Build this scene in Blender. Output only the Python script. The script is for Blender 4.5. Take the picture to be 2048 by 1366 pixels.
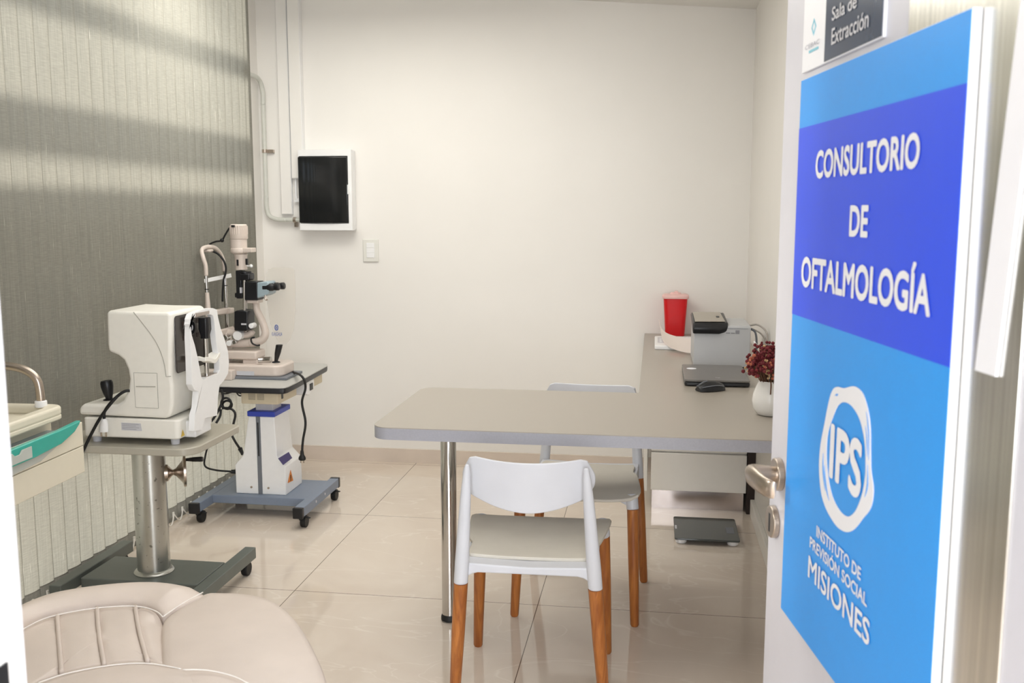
import bpy, bmesh, math, random
from mathutils import Vector, Matrix
R = math.radians
random.seed(7)
scene = bpy.context.scene
for o in list(bpy.data.objects): bpy.data.objects.remove(o)
COL = scene.collection

# ------------------------------------------------------------------ camera
CAMZ = 1.386; FPX = 1930.0; PITCH = R(7.643); YAW = R(8.412)
cam_data = bpy.data.cameras.new('camera'); cam = bpy.data.objects.new('camera', cam_data); COL.objects.link(cam)
cam.location = (0, 0, CAMZ); cam.rotation_euler = (R(90) - PITCH, 0, YAW)
cam_data.sensor_width = 36.0; cam_data.lens = FPX / 2048 * 36.0; cam_data.clip_start = 0.02
cam_data.dof.use_dof = True; cam_data.dof.focus_distance = 3.1; cam_data.dof.aperture_fstop = 9.0
scene.camera = cam

# ------------------------------------------------------------------ world, sun, lamps and fill lights, exposure
world = bpy.data.worlds.new('world'); scene.world = world; world.use_nodes = True
wn = world.node_tree.nodes; wbg = wn['Background']
wbg.inputs[0].default_value = (0.80, 0.90, 1.0, 1); wbg.inputs[1].default_value = 1.2
def lamp(name, kind, loc, rot, energy, color, size=None, size_y=None, angle=None):
    d = bpy.data.lights.new(name, kind); d.energy = energy; d.color = color
    if kind == 'AREA':
        d.shape = 'RECTANGLE'; d.size = size; d.size_y = size_y or size
    if angle is not None: d.angle = angle
    o = bpy.data.objects.new(name, d); o.location = loc; o.rotation_euler = rot; COL.objects.link(o); return o
# sun from outside, through the window wall behind the blind (heading +X, down and a little +Y)
sun = lamp('sun', 'SUN', (-6, 2, 5), (0, 0, 0), 6.5, (1.0, 0.95, 0.86), angle=R(10))
sun.rotation_euler = Vector((1.0, 0.10, -0.36)).to_track_quat('-Z', 'Y').to_euler()
lamp('ceiling_lamp', 'AREA', (-0.95, 2.85, 2.42), (0, 0, 0), 15.5, (1.0, 0.98, 0.935), 1.6, 1.8)
lamp('back_wall_fill', 'AREA', (-1.4, 4.05, 2.42), (0, 0, 0), 12, (1.0, 0.972, 0.90), 1.2, 0.6)  # added fill: brightens the left of the back wall and the instrument tables
lamp('corridor_lamp', 'AREA', (1.05, -0.75, 2.55), (0, 0, 0), 30, (0.84, 0.90, 1.0), 1.2, 0.6)
# added fill behind the camera, brightening faces turned towards the doorway
lamp('corridor_fill', 'AREA', (0.75, -2.03, 1.45), (R(90), 0, 0), 125, (0.89, 0.935, 1.0), 2.9, 1.9)
scene.view_settings.view_transform = 'Standard'; scene.view_settings.look = 'None'
scene.view_settings.gamma = 1.0; scene.view_settings.use_curve_mapping = False
scene.view_settings.exposure = 0.36
try: scene.cycles.max_bounces = 10; scene.cycles.transparent_max_bounces = 12
except Exception: pass

# ------------------------------------------------------------------ from a photo point to a place in the room
cp, sp = math.cos(PITCH), math.sin(PITCH); cy, sy = math.cos(YAW), math.sin(YAW)
def _rot(v): return Vector((cy * v[0] - sy * v[1], sy * v[0] + cy * v[1], v[2]))
AX_R = _rot((1, 0, 0)); AX_D = _rot((0, -sp, -cp)); AX_F = _rot((0, cp, -sp))
EYE = Vector((0, 0, CAMZ))
def ray(x, y): return AX_F + AX_R * ((x - 1024) / FPX) + AX_D * ((y - 683) / FPX)
def on_z(x, y, z):
    d = ray(x, y); return EYE + d * ((z - CAMZ) / d.z)
def on_y(x, y, Y):
    d = ray(x, y); return EYE + d * (Y / d.y)
def on_x(x, y, X):
    d = ray(x, y); return EYE + d * (X / d.x)

# ------------------------------------------------------------------ materials
def lin(h):
    h = h.lstrip('#'); c = [int(h[i:i + 2], 16) / 255 for i in (0, 2, 4)]
    return tuple((v / 12.92 if v <= .04045 else ((v + .055) / 1.055) ** 2.4) for v in c) + (1,)
def node(nt, t, **kw):
    n = nt.nodes.new(t)
    for k, v in kw.items(): setattr(n, k, v)
    return n
def mat(name, col, rough=.5, metal=0.0, spec=.5, coat=0.0, var=.03, scale=40, bump=0.0, bscale=200, stretch=None):
    m = bpy.data.materials.new(name); m.use_nodes = True; nt = m.node_tree; b = nt.nodes['Principled BSDF']
    c = lin(col); b.inputs['Roughness'].default_value = rough; b.inputs['Metallic'].default_value = metal
    b.inputs['Specular IOR Level'].default_value = spec; b.inputs['Coat Weight'].default_value = coat
    tc = node(nt, 'ShaderNodeTexCoord'); mp = node(nt, 'ShaderNodeMapping'); nt.links.new(tc.outputs['Object'], mp.inputs[0])
    if stretch: mp.inputs['Scale'].default_value = stretch
    nz = node(nt, 'ShaderNodeTexNoise'); nz.inputs['Scale'].default_value = scale; nz.inputs['Detail'].default_value = 4
    nt.links.new(mp.outputs[0], nz.inputs['Vector'])
    rp = node(nt, 'ShaderNodeValToRGB')
    rp.color_ramp.elements[0].position = .3; rp.color_ramp.elements[1].position = .7
    rp.color_ramp.elements[0].color = tuple(max(0, v * (1 - var)) for v in c[:3]) + (1,)
    rp.color_ramp.elements[1].color = tuple(min(1, v * (1 + var)) for v in c[:3]) + (1,)
    nt.links.new(nz.outputs['Fac'], rp.inputs[0]); nt.links.new(rp.outputs[0], b.inputs['Base Color'])
    if bump:
        n2 = node(nt, 'ShaderNodeTexNoise'); n2.inputs['Scale'].default_value = bscale; nt.links.new(mp.outputs[0], n2.inputs['Vector'])
        bp = node(nt, 'ShaderNodeBump'); bp.inputs['Strength'].default_value = bump; bp.inputs['Distance'].default_value = .002
        nt.links.new(n2.outputs['Fac'], bp.inputs['Height']); nt.links.new(bp.outputs[0], b.inputs['Normal'])
    return m
M = {}
M['wall'] = mat('wall_paint', '#f1eee9', .55, var=.012, scale=3)
M['ceil'] = mat('ceiling_paint', '#eceae6', .7, var=.01)
M['base'] = mat('skirting_tile', '#ddcfc2', .25, var=.05, scale=6)
M['frame_white'] = mat('frame_white', '#f2f2f5', .3, var=.01)
M['white_door'] = mat('door_white', '#d6d6df', .28, var=.01)
M['white'] = mat('white_plastic', '#f5f5f5', .38, var=.012)
M['chair_white'] = mat('chair_white_plastic', '#d0d1d6', .45, var=.02, scale=14)
M['seat'] = mat('chair_seat_plastic', '#cfc9bd', .5, var=.04, scale=10)
M['ivory'] = mat('ivory_plastic', '#f1eee5', .36, var=.015)
M['ivory_warm'] = mat('warm_ivory_paint', '#ddd0b4', .45, var=.015)
M['pink_ivory'] = mat('pinkish_ivory_paint', '#d9ccc2', .35, var=.02)
M['black'] = mat('black_plastic', '#15161a', .38, var=.1)
M['rubber'] = mat('black_rubber', '#0e0f11', .55, var=.1)
M['chrome'] = mat('chrome', '#c9c7c4', .10, metal=1, var=.02)
M['nickel'] = mat('brushed_nickel', '#b8aca0', .30, metal=1, var=.06, scale=60, stretch=(1, 1, 12))
M['steel'] = mat('stainless_steel', '#bdb3ae', .22, metal=1, var=.05, scale=30)
M['table'] = mat('table_laminate', '#a69e93', .30, var=.015, scale=300)
M['table_edge'] = mat('table_edge_band', '#a2a2aa', .40, var=.04, scale=200)
M['board_top'] = mat('grey_table_top', '#c1c0bb', .35, var=.02)
M['stand_top'] = mat('greige_table_top', '#b3aea0', .28, var=.02)
M['grey_blue'] = mat('grey_blue_paint', '#7f8b9e', .42, var=.02)
M['dark_grey_paint'] = mat('dark_grey_green_paint', '#636964', .38, var=.05, scale=15)
M['groove'] = mat('grey_plastic', '#74787f', .45)
M['blue'] = mat('blue_plastic', '#3347b4', .4)
M['purple'] = mat('label_purple', '#35307a', .4)
M['orange'] = mat('warning_orange', '#e0842c', .45)
M['yellow'] = mat('warning_yellow', '#d9b63a', .45)
M['label_print'] = mat('label_print', '#8a8a90', .5)
M['seam'] = mat('seam_grey', '#aaa79d', .6)
M['label_silver'] = mat('label_silver', '#cfcfd4', .35)
M['teal'] = mat('teal_plastic', '#35ab9b', .28, var=.03)
M['trolley'] = mat('trolley_cream', '#e4ddc9', .40, var=.01)
M['leather'] = mat('white_leatherette', '#d6c8bd', .45, var=.05, scale=7, bump=.12, bscale=500)
M['thread'] = mat('white_thread', '#f5efe8', .7)
M['red'] = mat('red_plastic', '#d50f18', .3, var=.02)
M['pink'] = mat('pale_pink_plastic', '#eec3bd', .35, var=.02)
M['printer'] = mat('printer_grey', '#bcbdbf', .42, var=.01)
M['printer_top'] = mat('printer_panel', '#a49c90', .35)
M['paper'] = mat('paper_white', '#f1e4dc', .7, var=.01)
M['laptop'] = mat('laptop_lid', '#6e6a66', .3, var=.03)
M['vase'] = mat('ceramic_white', '#f2f0ec', .25, var=.01)
M['flower_dark'] = mat('dried_burgundy', '#6d2027', .8, var=.35, scale=90)
M['flower_cream'] = mat('dried_cream', '#c9a67c', .85, var=.25, scale=90)
M['flower_coral'] = mat('dried_coral', '#b96a52', .8, var=.2, scale=90)
M['stem'] = mat('dried_stem', '#6b4a38', .8)
M['smoke'] = mat('smoked_cover', '#131517', .10, var=.05)
M['conduit'] = mat('grey_conduit', '#cfd0c8', .4)
M['switch'] = mat('switch_plastic', '#e7e6df', .35, var=.005)
M['scale'] = mat('scale_glass', '#4a4f4e', .08, var=.03)
M['sign_blue'] = mat('sign_sky_blue', '#2f9ff8', .35, spec=.35, var=.01)
M['sign_indigo'] = mat('sign_indigo', '#2e55f0', .35, spec=.35, var=.01)
M['sign_navy'] = mat('sign_navy', '#33435c', .15, var=.02)
M['sign_white'] = mat('sign_white', '#f4f5fa', .35, var=.005)
M['cyan'] = mat('cyan_print', '#7cc5d8', .4)
M['grey_print'] = mat('grey_print', '#a2a4b0', .4)
M['blue_print'] = mat('blue_print', '#4a63ac', .4)
M['cabinet'] = mat('cabinet_white', '#f6f2ea', .35, var=.008)
M['brown'] = mat('dark_brown', '#2c1c16', .6)
M['grey_cable'] = mat('grey_cable', '#a7a099', .5)
M['dark_window'] = mat('dark_panel', '#3b3532', .12, var=.05)
M['glass_blue'] = mat('bluish_plastic', '#9fb0b8', .25)
M['bead'] = mat('bead_chain', '#f0ece4', .4)

def wood():
    m = bpy.data.materials.new('beech_leg_wood'); m.use_nodes = True; nt = m.node_tree; b = nt.nodes['Principled BSDF']
    b.inputs['Roughness'].default_value = .38
    tc = node(nt, 'ShaderNodeTexCoord'); mp = node(nt, 'ShaderNodeMapping'); mp.inputs['Scale'].default_value = (30, 30, 2.2)
    nz = node(nt, 'ShaderNodeTexNoise'); nz.inputs['Scale'].default_value = 2.2; nz.inputs['Detail'].default_value = 6; nz.inputs['Distortion'].default_value = 1.2
    rp = node(nt, 'ShaderNodeValToRGB'); e = rp.color_ramp.elements
    e[0].position = .3; e[1].position = .75; e[0].color = lin('#8f4f20'); e[1].color = lin('#bd7738')
    nt.links.new(tc.outputs['Object'], mp.inputs[0]); nt.links.new(mp.outputs[0], nz.inputs['Vector'])
    nt.links.new(nz.outputs['Fac'], rp.inputs[0]); nt.links.new(rp.outputs[0], b.inputs['Base Color']); return m
M['wood'] = wood()
def galvanised():
    m = mat('worn_galvanised_steel', '#c0c1bc', .28, metal=.9, var=.08, scale=12); nt = m.node_tree; b = nt.nodes['Principled BSDF']
    src = b.inputs['Base Color'].links[0].from_socket
    tc = node(nt, 'ShaderNodeTexCoord'); v = node(nt, 'ShaderNodeTexNoise'); v.inputs['Scale'].default_value = 55
    sx = node(nt, 'ShaderNodeSeparateXYZ'); rp = node(nt, 'ShaderNodeValToRGB'); rp.color_ramp.elements[0].position = .66; rp.color_ramp.elements[1].position = .72
    mx = node(nt, 'ShaderNodeMix', data_type='RGBA'); mx.inputs[7].default_value = lin('#85857f')
    nt.links.new(tc.outputs['Object'], v.inputs['Vector']); nt.links.new(v.outputs['Fac'], rp.inputs[0]); nt.links.new(rp.outputs[0], mx.inputs[0])
    nt.links.new(src, mx.inputs[6]); nt.links.new(mx.outputs[2], b.inputs['Base Color']); return m
M['galv'] = galvanised()
TILE = .904; TX = -1.293; TY = 3.257
def floor_mat():
    m = bpy.data.materials.new('polished_porcelain_tile'); m.use_nodes = True; nt = m.node_tree; b = nt.nodes['Principled BSDF']
    L = nt.links.new
    tc = node(nt, 'ShaderNodeTexCoord'); s = node(nt, 'ShaderNodeSeparateXYZ'); L(tc.outputs['Object'], s.inputs[0])
    def line(sock, off):
        a = node(nt, 'ShaderNodeMath', operation='SUBTRACT'); a.inputs[1].default_value = off - 40 * TILE - TILE / 2; L(sock, a.inputs[0])
        mo = node(nt, 'ShaderNodeMath', operation='MODULO'); mo.inputs[1].default_value = TILE; L(a.outputs[0], mo.inputs[0])
        c = node(nt, 'ShaderNodeMath', operation='SUBTRACT'); c.inputs[1].default_value = TILE / 2; L(mo.outputs[0], c.inputs[0])
        ab = node(nt, 'ShaderNodeMath', operation='ABSOLUTE'); L(c.outputs[0], ab.inputs[0])
        lt = node(nt, 'ShaderNodeMath', operation='LESS_THAN'); lt.inputs[1].default_value = .0013; L(ab.outputs[0], lt.inputs[0]); return lt.outputs[0]
    mxl = node(nt, 'ShaderNodeMath', operation='MAXIMUM'); L(line(s.outputs[0], TX), mxl.inputs[0]); L(line(s.outputs[1], TY), mxl.inputs[1])
    nz = node(nt, 'ShaderNodeTexNoise'); nz.inputs['Scale'].default_value = 1.7; nz.inputs['Detail'].default_value = 6; nz.inputs['Distortion'].default_value = 1.5; L(tc.outputs['Object'], nz.inputs['Vector'])
    rp = node(nt, 'ShaderNodeValToRGB'); e = rp.color_ramp.elements; e[0].position = .3; e[1].position = .7; e[0].color = lin('#d9cabb'); e[1].color = lin('#e4d8ca'); L(nz.outputs['Fac'], rp.inputs[0])
    # thin pale veins
    n2 = node(nt, 'ShaderNodeTexNoise'); n2.inputs['Scale'].default_value = 1.1; n2.inputs['Detail'].default_value = 3; n2.inputs['Distortion'].default_value = 2.4
    mp = node(nt, 'ShaderNodeMapping'); mp.inputs['Rotation'].default_value = (0, 0, R(25)); mp.inputs['Scale'].default_value = (1, 2.2, 1); L(tc.outputs['Object'], mp.inputs[0]); L(mp.outputs[0], n2.inputs['Vector'])
    r2 = node(nt, 'ShaderNodeValToRGB'); q = r2.color_ramp; q.elements[0].position = .488; q.elements[0].color = (0, 0, 0, 1); q.elements[1].position = .512; q.elements[1].color = (0, 0, 0, 1)
    k = q.elements.new(.5); k.color = (.45, .45, .45, 1); L(n2.outputs['Fac'], r2.inputs[0])
    mv = node(nt, 'ShaderNodeMix', data_type='RGBA'); L(r2.outputs[0], mv.inputs[0]); L(rp.outputs[0], mv.inputs[6]); mv.inputs[7].default_value = lin('#efe6da')
    mg = node(nt, 'ShaderNodeMix', data_type='RGBA'); L(mxl.outputs[0], mg.inputs[0]); L(mv.outputs[2], mg.inputs[6]); mg.inputs[7].default_value = lin('#5a4a3e')
    L(mg.outputs[2], b.inputs['Base Color']); b.inputs['Roughness'].default_value = .07; b.inputs['Specular IOR Level'].default_value = .55
    return m
M['floor'] = floor_mat()
def blind_mat(name, col, tl):
    m = bpy.data.materials.new(name); m.use_nodes = True; nt = m.node_tree; nt.nodes.remove(nt.nodes['Principled BSDF']); L = nt.links.new
    out = nt.nodes['Material Output']; tc = node(nt, 'ShaderNodeTexCoord')
    def fib(sc, lo, hi, c0, c1):
        mp = node(nt, 'ShaderNodeMapping'); mp.inputs['Scale'].default_value = sc; L(tc.outputs['Object'], mp.inputs[0])
        nz = node(nt, 'ShaderNodeTexNoise'); nz.inputs['Scale'].default_value = 1; nz.inputs['Detail'].default_value = 3; L(mp.outputs[0], nz.inputs['Vector'])
        rp = node(nt, 'ShaderNodeValToRGB'); e = rp.color_ramp.elements; e[0].position = lo; e[1].position = hi; e[0].color = c0; e[1].color = c1; L(nz.outputs['Fac'], rp.inputs[0]); return rp.outputs[0]
    c = lin(col); dk = tuple(v * .86 for v in c[:3]) + (1,)
    a = fib((300, 300, 5), .35, .65, dk, c); h = fib((30, 30, 500), .4, .6, (.88, .88, .88, 1), (1, 1, 1, 1)); w = fib((240, 240, 9), .68, .74, (0, 0, 0, 1), (.45, .45, .45, 1))
    mu = node(nt, 'ShaderNodeMix', data_type='RGBA', blend_type='MULTIPLY'); mu.inputs[0].default_value = 1; L(a, mu.inputs[6]); L(h, mu.inputs[7])
    mw = node(nt, 'ShaderNodeMix', data_type='RGBA'); L(w, mw.inputs[0]); L(mu.outputs[2], mw.inputs[6]); mw.inputs[7].default_value = lin('#efe9dc')
    d = node(nt, 'ShaderNodeBsdfDiffuse'); t = node(nt, 'ShaderNodeBsdfTranslucent'); mx = node(nt, 'ShaderNodeMixShader'); mx.inputs[0].default_value = tl
    L(mw.outputs[2], d.inputs[0]); L(mw.outputs[2], t.inputs[0]); L(d.outputs[0], mx.inputs[1]); L(t.outputs[0], mx.inputs[2]); L(mx.outputs[0], out.inputs[0]); return m
M['blind'] = blind_mat('woven_blind_fabric', '#a6a49a', .34)
M['hem'] = blind_mat('weighted_hem_fabric', '#8f8d85', .10)
def clear_mat(name, tint, alpha, rough=.05):
    m = bpy.data.materials.new(name); m.use_nodes = True; nt = m.node_tree; b = nt.nodes['Principled BSDF']; out = nt.nodes['Material Output']
    b.inputs['Base Color'].default_value = lin(tint); b.inputs['Roughness'].default_value = rough
    t = node(nt, 'ShaderNodeBsdfTransparent'); mx = node(nt, 'ShaderNodeMixShader'); mx.inputs[0].default_value = alpha
    nt.links.new(t.outputs[0], mx.inputs[1]); nt.links.new(b.outputs[0], mx.inputs[2]); nt.links.new(mx.outputs[0], out.inputs[0]); return m
M['shield'] = clear_mat('clear_acrylic', '#e9e2d6', .24)
M['pane'] = clear_mat('window_glass', '#ffffff', .04)
M['frost'] = clear_mat('frosted_plastic', '#dcdfd8', .62, .3)
def steel_pane():
    m = mat('brushed_steel_panel', '#dad8d2', .22, metal=1, var=.14, scale=3, stretch=(60, 60, .6)); return m
M['brushed'] = steel_pane()

# ------------------------------------------------------------------ object helpers
ROOT = {}
def tag(o, label=None, cat=None, group=None, kind=None):
    if label: o['label'] = label
    if cat: o['category'] = cat
    if group: o['group'] = group
    if kind: o['kind'] = kind
    return o
def thing(name, label, cat, loc=(0, 0, 0), rz=0, group=None):
    o = bpy.data.objects.new(name, None); COL.objects.link(o); o.location = loc; o.rotation_euler = (0, 0, rz); o.empty_display_size = .05
    ROOT[o.name] = Matrix.Translation(Vector(loc)) @ Matrix.Rotation(rz, 4, 'Z'); return tag(o, label, cat, group)
class MB:
    """collects shapes into one bmesh"""
    def __init__(s): s.bm = bmesh.new()
    def _xf(s, vs, mt):
        for v in vs: v.co = mt @ v.co
    def box(s, c, size, rot=None):
        r = bmesh.ops.create_cube(s.bm, size=1)['verts']; mt = Matrix.Translation(Vector(c)) @ (rot.to_4x4() if rot else Matrix.Identity(4)) @ Matrix.Diagonal((*size, 1)); s._xf(r, mt); return s
    def b2(s, lo, hi):
        lo, hi = Vector(lo), Vector(hi); return s.box((lo + hi) / 2, tuple(abs(v) for v in (hi - lo)))
    def cone(s, p0, p1, r0, r1=None, n=24, caps=True):
        p0, p1 = Vector(p0), Vector(p1); r1 = r0 if r1 is None else r1; d = p1 - p0
        r = bmesh.ops.create_cone(s.bm, cap_ends=caps, segments=n, radius1=r0, radius2=r1, depth=d.length)['verts']
        s._xf(r, Matrix.Translation((p0 + p1) / 2) @ d.to_track_quat('Z', 'Y').to_matrix().to_4x4()); return s
    def ball(s, c, r, sc=(1, 1, 1), n=12, rot=None):
        q = bmesh.ops.create_uvsphere(s.bm, u_segments=n * 2, v_segments=n, radius=r)['verts']
        s._xf(q, Matrix.Translation(Vector(c)) @ (rot.to_4x4() if rot else Matrix.Identity(4)) @ Matrix.Diagonal((*sc, 1))); return s
    def ico(s, c, r, sub=1, sc=(1, 1, 1)):
        q = bmesh.ops.create_icosphere(s.bm, subdivisions=sub, radius=r)['verts']; s._xf(q, Matrix.Translation(Vector(c)) @ Matrix.Diagonal((*sc, 1))); return s
    def prism(s, pts, off):
        """polygon (3D points in one plane) pushed along the vector off"""
        off = Vector(off); a = [s.bm.verts.new(Vector(p)) for p in pts]; b = [s.bm.verts.new(Vector(p) + off) for p in pts]
        n = len(a); s.bm.faces.new(a); s.bm.faces.new(list(reversed(b)))
        for i in range(n): s.bm.faces.new((a[i], b[i], b[(i + 1) % n], a[(i + 1) % n]))
        return s
    def loft(s, rings, cap=True, closed=True):
        vs = [[s.bm.verts.new(Vector(p)) for p in r] for r in rings]; n = len(vs[0])
        for i in range(len(vs) - 1):
            for j in range(n if closed else n - 1):
                s.bm.faces.new((vs[i][j], vs[i][(j + 1) % n], vs[i + 1][(j + 1) % n], vs[i + 1][j]))
        if cap and closed: s.bm.faces.new(list(reversed(vs[0]))); s.bm.faces.new(vs[-1])
        return s
    def frame(s, outer, inner, off):
        """a plate with one hole; outer and inner have equally many points"""
        off = Vector(off); n = len(outer); V = s.bm.verts.new
        o0 = [V(Vector(p)) for p in outer]; i0 = [V(Vector(p)) for p in inner]; o1 = [V(Vector(p) + off) for p in outer]; i1 = [V(Vector(p) + off) for p in inner]
        for k in range(n):
            j = (k + 1) % n
            for f in ((o0[k], i0[k], i0[j], o0[j]), (o1[k], o1[j], i1[j], i1[k]), (o0[k], o0[j], o1[j], o1[k]), (i0[k], i1[k], i1[j], i0[j])): s.bm.faces.new(f)
        return s
    def lathe(s, prof, c, n=40, axis=(0, 0, 1), cap=True):
        q = Vector(axis).to_track_quat('Z', 'Y'); c = Vector(c)
        s.loft([[c + q @ Vector((r * math.cos(2 * math.pi * k / n), r * math.sin(2 * math.pi * k / n), z)) for k in range(n)] for r, z in prof], cap); return s
    def tube(s, pts, r, n=10, smooth=6, closed=False):
        P = [Vector(p) for p in pts]
        if smooth and len(P) > 2: P = catmull(P, smooth, closed)
        rr = r if callable(r) else (lambda t: r); m = len(P); rings = []; up = None
        for i, p in enumerate(P):
            if closed: t = (P[(i + 1) % m] - P[i - 1]).normalized()
            else: t = (P[min(i + 1, m - 1)] - P[max(i - 1, 0)]).normalized()
            if up is None: up = t.orthogonal().normalized()
            up = (up - t * up.dot(t)); up = up.normalized() if up.length > 1e-6 else t.orthogonal().normalized()
            sd = t.cross(up); rd = rr(i / max(1, m - 1)); rings.append([p + (up * math.cos(2 * math.pi * k / n) + sd * math.sin(2 * math.pi * k / n)) * rd for k in range(n)])
        if closed: rings.append(rings[0]); s.loft(rings, cap=False)
        else: s.loft(rings)
        return s
    def build(s, name, m, parent=None, bevel=0, seg=3, smooth=40, sub=0, label=None):
        bmesh.ops.remove_doubles(s.bm, verts=s.bm.verts, dist=1e-6); bmesh.ops.recalc_face_normals(s.bm, faces=s.bm.faces)
        if parent is not None:
            mt = ROOT[parent.name].inverted()
            for v in s.bm.verts: v.co = mt @ v.co
        me = bpy.data.meshes.new(name); s.bm.to_mesh(me); s.bm.free()
        o = bpy.data.objects.new(name, me); COL.objects.link(o); me.materials.append(m)
        if parent is not None: o.parent = parent; ROOT[o.name] = ROOT[parent.name]
        else: ROOT[o.name] = Matrix.Identity(4)
        if bevel:
            b = o.modifiers.new('bevel', 'BEVEL'); b.width = bevel; b.segments = seg; b.limit_method = 'ANGLE'; b.angle_limit = R(35); b.harden_normals = False
        if sub:
            u = o.modifiers.new('subdivision', 'SUBSURF'); u.levels = sub; u.render_levels = sub
        me.shade_smooth()
        if smooth < 180: me.set_sharp_from_angle(angle=R(smooth))
        if label: o['label'] = label
        return o
def catmull(P, k, closed=False):
    out = []; n = len(P)
    for i in range(n if closed else n - 1):
        p1, p2 = P[i], P[(i + 1) % n]
        p0 = P[i - 1] if (closed or i > 0) else p1 * 2 - p2; p3 = P[(i + 2) % n] if (closed or i + 2 < n) else p2 * 2 - p1
        for j in range(k):
            t = j / k; out.append(.5 * ((2 * p1) + (p2 - p0) * t + (2 * p0 - 5 * p1 + 4 * p2 - p3) * t * t + (3 * p1 - p0 - 3 * p2 + p3) * t ** 3))
    if not closed: out.append(P[-1])
    return out
def rrect(x0, x1, y0, y1, r, n=6):
    """rounded rectangle outline; r one radius or four (lower left, lower right, upper right, upper left)"""
    r = (r,) * 4 if not isinstance(r, (tuple, list)) else r; out = []
    for (cx, cyy, q, a0) in ((x0, y0, r[0], 180), (x1, y0, r[1], 270), (x1, y1, r[2], 0), (x0, y1, r[3], 90)):
        ox = cx + q if cx == x0 else cx - q; oy = cyy + q if cyy == y0 else cyy - q
        if q == 0: out.append((cx, cyy)); continue
        for k in range(n + 1):
            a = R(a0 + 90 * k / n); out.append((ox + q * math.cos(a), oy + q * math.sin(a)))
    return out
def struct(name, mb, m, bevel=0, parent=None, label=None):
    o = mb.build(name, m, parent, bevel)
    if parent is None: tag(o, label, None, None, 'structure')
    return o
def text_mesh(name, s, m, parent, frame, u0, u1, z0, z1, fat=0.0, depth=.0006):
    """lettering fitted to the box u0..u1, z0..z1 of frame(u, z, d) -> point (d = height above the surface)"""
    cu = bpy.data.curves.new(name, 'FONT'); cu.body = s; cu.size = 1; cu.resolution_u = 4; cu.extrude = 0
    t = bpy.data.objects.new(name, cu); COL.objects.link(t); dg = bpy.context.evaluated_depsgraph_get(); dg.update()
    me = bpy.data.meshes.new_from_object(t.evaluated_get(dg)); bpy.data.objects.remove(t); bpy.data.curves.remove(cu)
    bm = bmesh.new()
    for k in range(9 if fat else 1):                       # heavier strokes: the letters laid over themselves, shifted by the extra weight
        me.transform(Matrix.Translation((fat * math.cos(k * math.pi / 4), fat * math.sin(k * math.pi / 4), k * .02) if k < 8 and fat else (0, 0, 0))); bm.from_mesh(me)
        me.transform(Matrix.Translation((-fat * math.cos(k * math.pi / 4), -fat * math.sin(k * math.pi / 4), -k * .02) if k < 8 and fat else (0, 0, 0)))
    bpy.data.meshes.remove(me)
    xs = [v.co.x for v in bm.verts]; ys = [v.co.y for v in bm.verts]; ax, bx, ay, by = min(xs), max(xs), min(ys), max(ys)
    for v in bm.verts:
        u = u0 + (v.co.x - ax) / (bx - ax) * (u1 - u0); z = z0 + (v.co.y - ay) / (by - ay) * (z1 - z0); v.co = frame(u, z, depth + v.co.z * .0004)
    mb = MB(); mb.bm.free(); mb.bm = bm
    return mb.build(name, m, parent)

# ================================================================== THE SETTING
XL, XR, YB, YD = -2.15, 0.475, 5.115, 0.735       # left wall, right wall, back wall, room face of the doorway wall
struct('floor', MB().b2((-4, -2.2, -.1), (2.5, 5.4, 0)), M['floor'])
struct('wall_back', MB().b2((XL - .3, YB, 0), (XR + .2, YB + .15, 2.9)), M['wall'])
struct('wall_right', MB().b2((XR, YD, 0), (XR + .15, YB, 2.9)), M['wall'])
# window wall on the left: solid below the sill, open above with frame bars (seen only through the blind)
WO = (1.3, 4.86)
wl = MB(); wl.b2((XL - .12, WO[1], 0), (XL, YB, 2.9)); wl.b2((XL - .12, YD - .12, 0), (XL, WO[0], 2.9)); wl.b2((XL - .12, WO[0], .58), (XL, WO[1], 1.40)); wl.b2((XL - .12, WO[0], 2.62), (XL, WO[1], 2.9)); wl.b2((XL - .12, WO[0], 0), (XL, WO[1], .06))
struct('wall_left', wl, M['wall'])
win = thing('window_1', None, None, (XL - .28, 3, 0)); win['kind'] = 'structure'
wf = MB(); BX = XL - .28
for (a, b) in ((1.40, 1.585), (1.70, 1.875), (2.185, 2.275)): wf.b2((BX - .02, WO[0], a), (BX + .02, WO[1], b))
wf.b2((BX - .02, WO[0], .60), (BX + .02, WO[1], 1.45))
wf.build('window_frame', M['white_door'], win)
MB().b2((BX - .004, WO[0], 0), (BX + .004, WO[1], 2.9)).build('window_glass', M['pane'], win)
# ceiling, rising a little to the left
cl = MB(); cl.prism([(XR + .2, YD - .12, 2.372), (XL - .3, YD - .12, 2.372 + .085 * (XR - XL + .3)), (XL - .3, YD - .12, 3.0), (XR + .2, YD - .12, 3.0)], (0, YB - YD + .3, 0))
struct('ceiling', cl, M['ceil'])
# doorway wall between the corridor (where the camera stands) and the room
DL, DR = -.55, .345
dw = MB(); dw.b2((XL - .3, YD - .12, 0), (DL, YD, 2.9)); dw.b2((DR + .03, YD - .12, 0), (2.4, YD, 2.9)); dw.b2((DL, YD - .12, 2.13), (DR + .03, YD, 2.9))
struct('wall_door', dw, M['wall'])
co = MB(); co.b2((-4, -2.2, 0), (2.4, -2.05, 2.75)); co.b2((2.3, -2.05, 0), (2.4, YD - .12, 2.75)); co.b2((-4, -2.05, 0), (-3.9, YD - .12, 2.75))
struct('wall_corridor', co, M['wall'])
wc = MB()
for (a, b, c, d) in ((-.76, -.70, .46, 2.44), (2.20, 2.26, .46, 2.44), (-.76, 2.26, .44, .50), (-.76, 2.26, 2.40, 2.46)): wc.b2((a, -2.05, c), (b, -2.0, d))
struct('fill_light_frame', wc, M['white_door'])  # added frame around the fill light; the wall behind it has no opening
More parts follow.
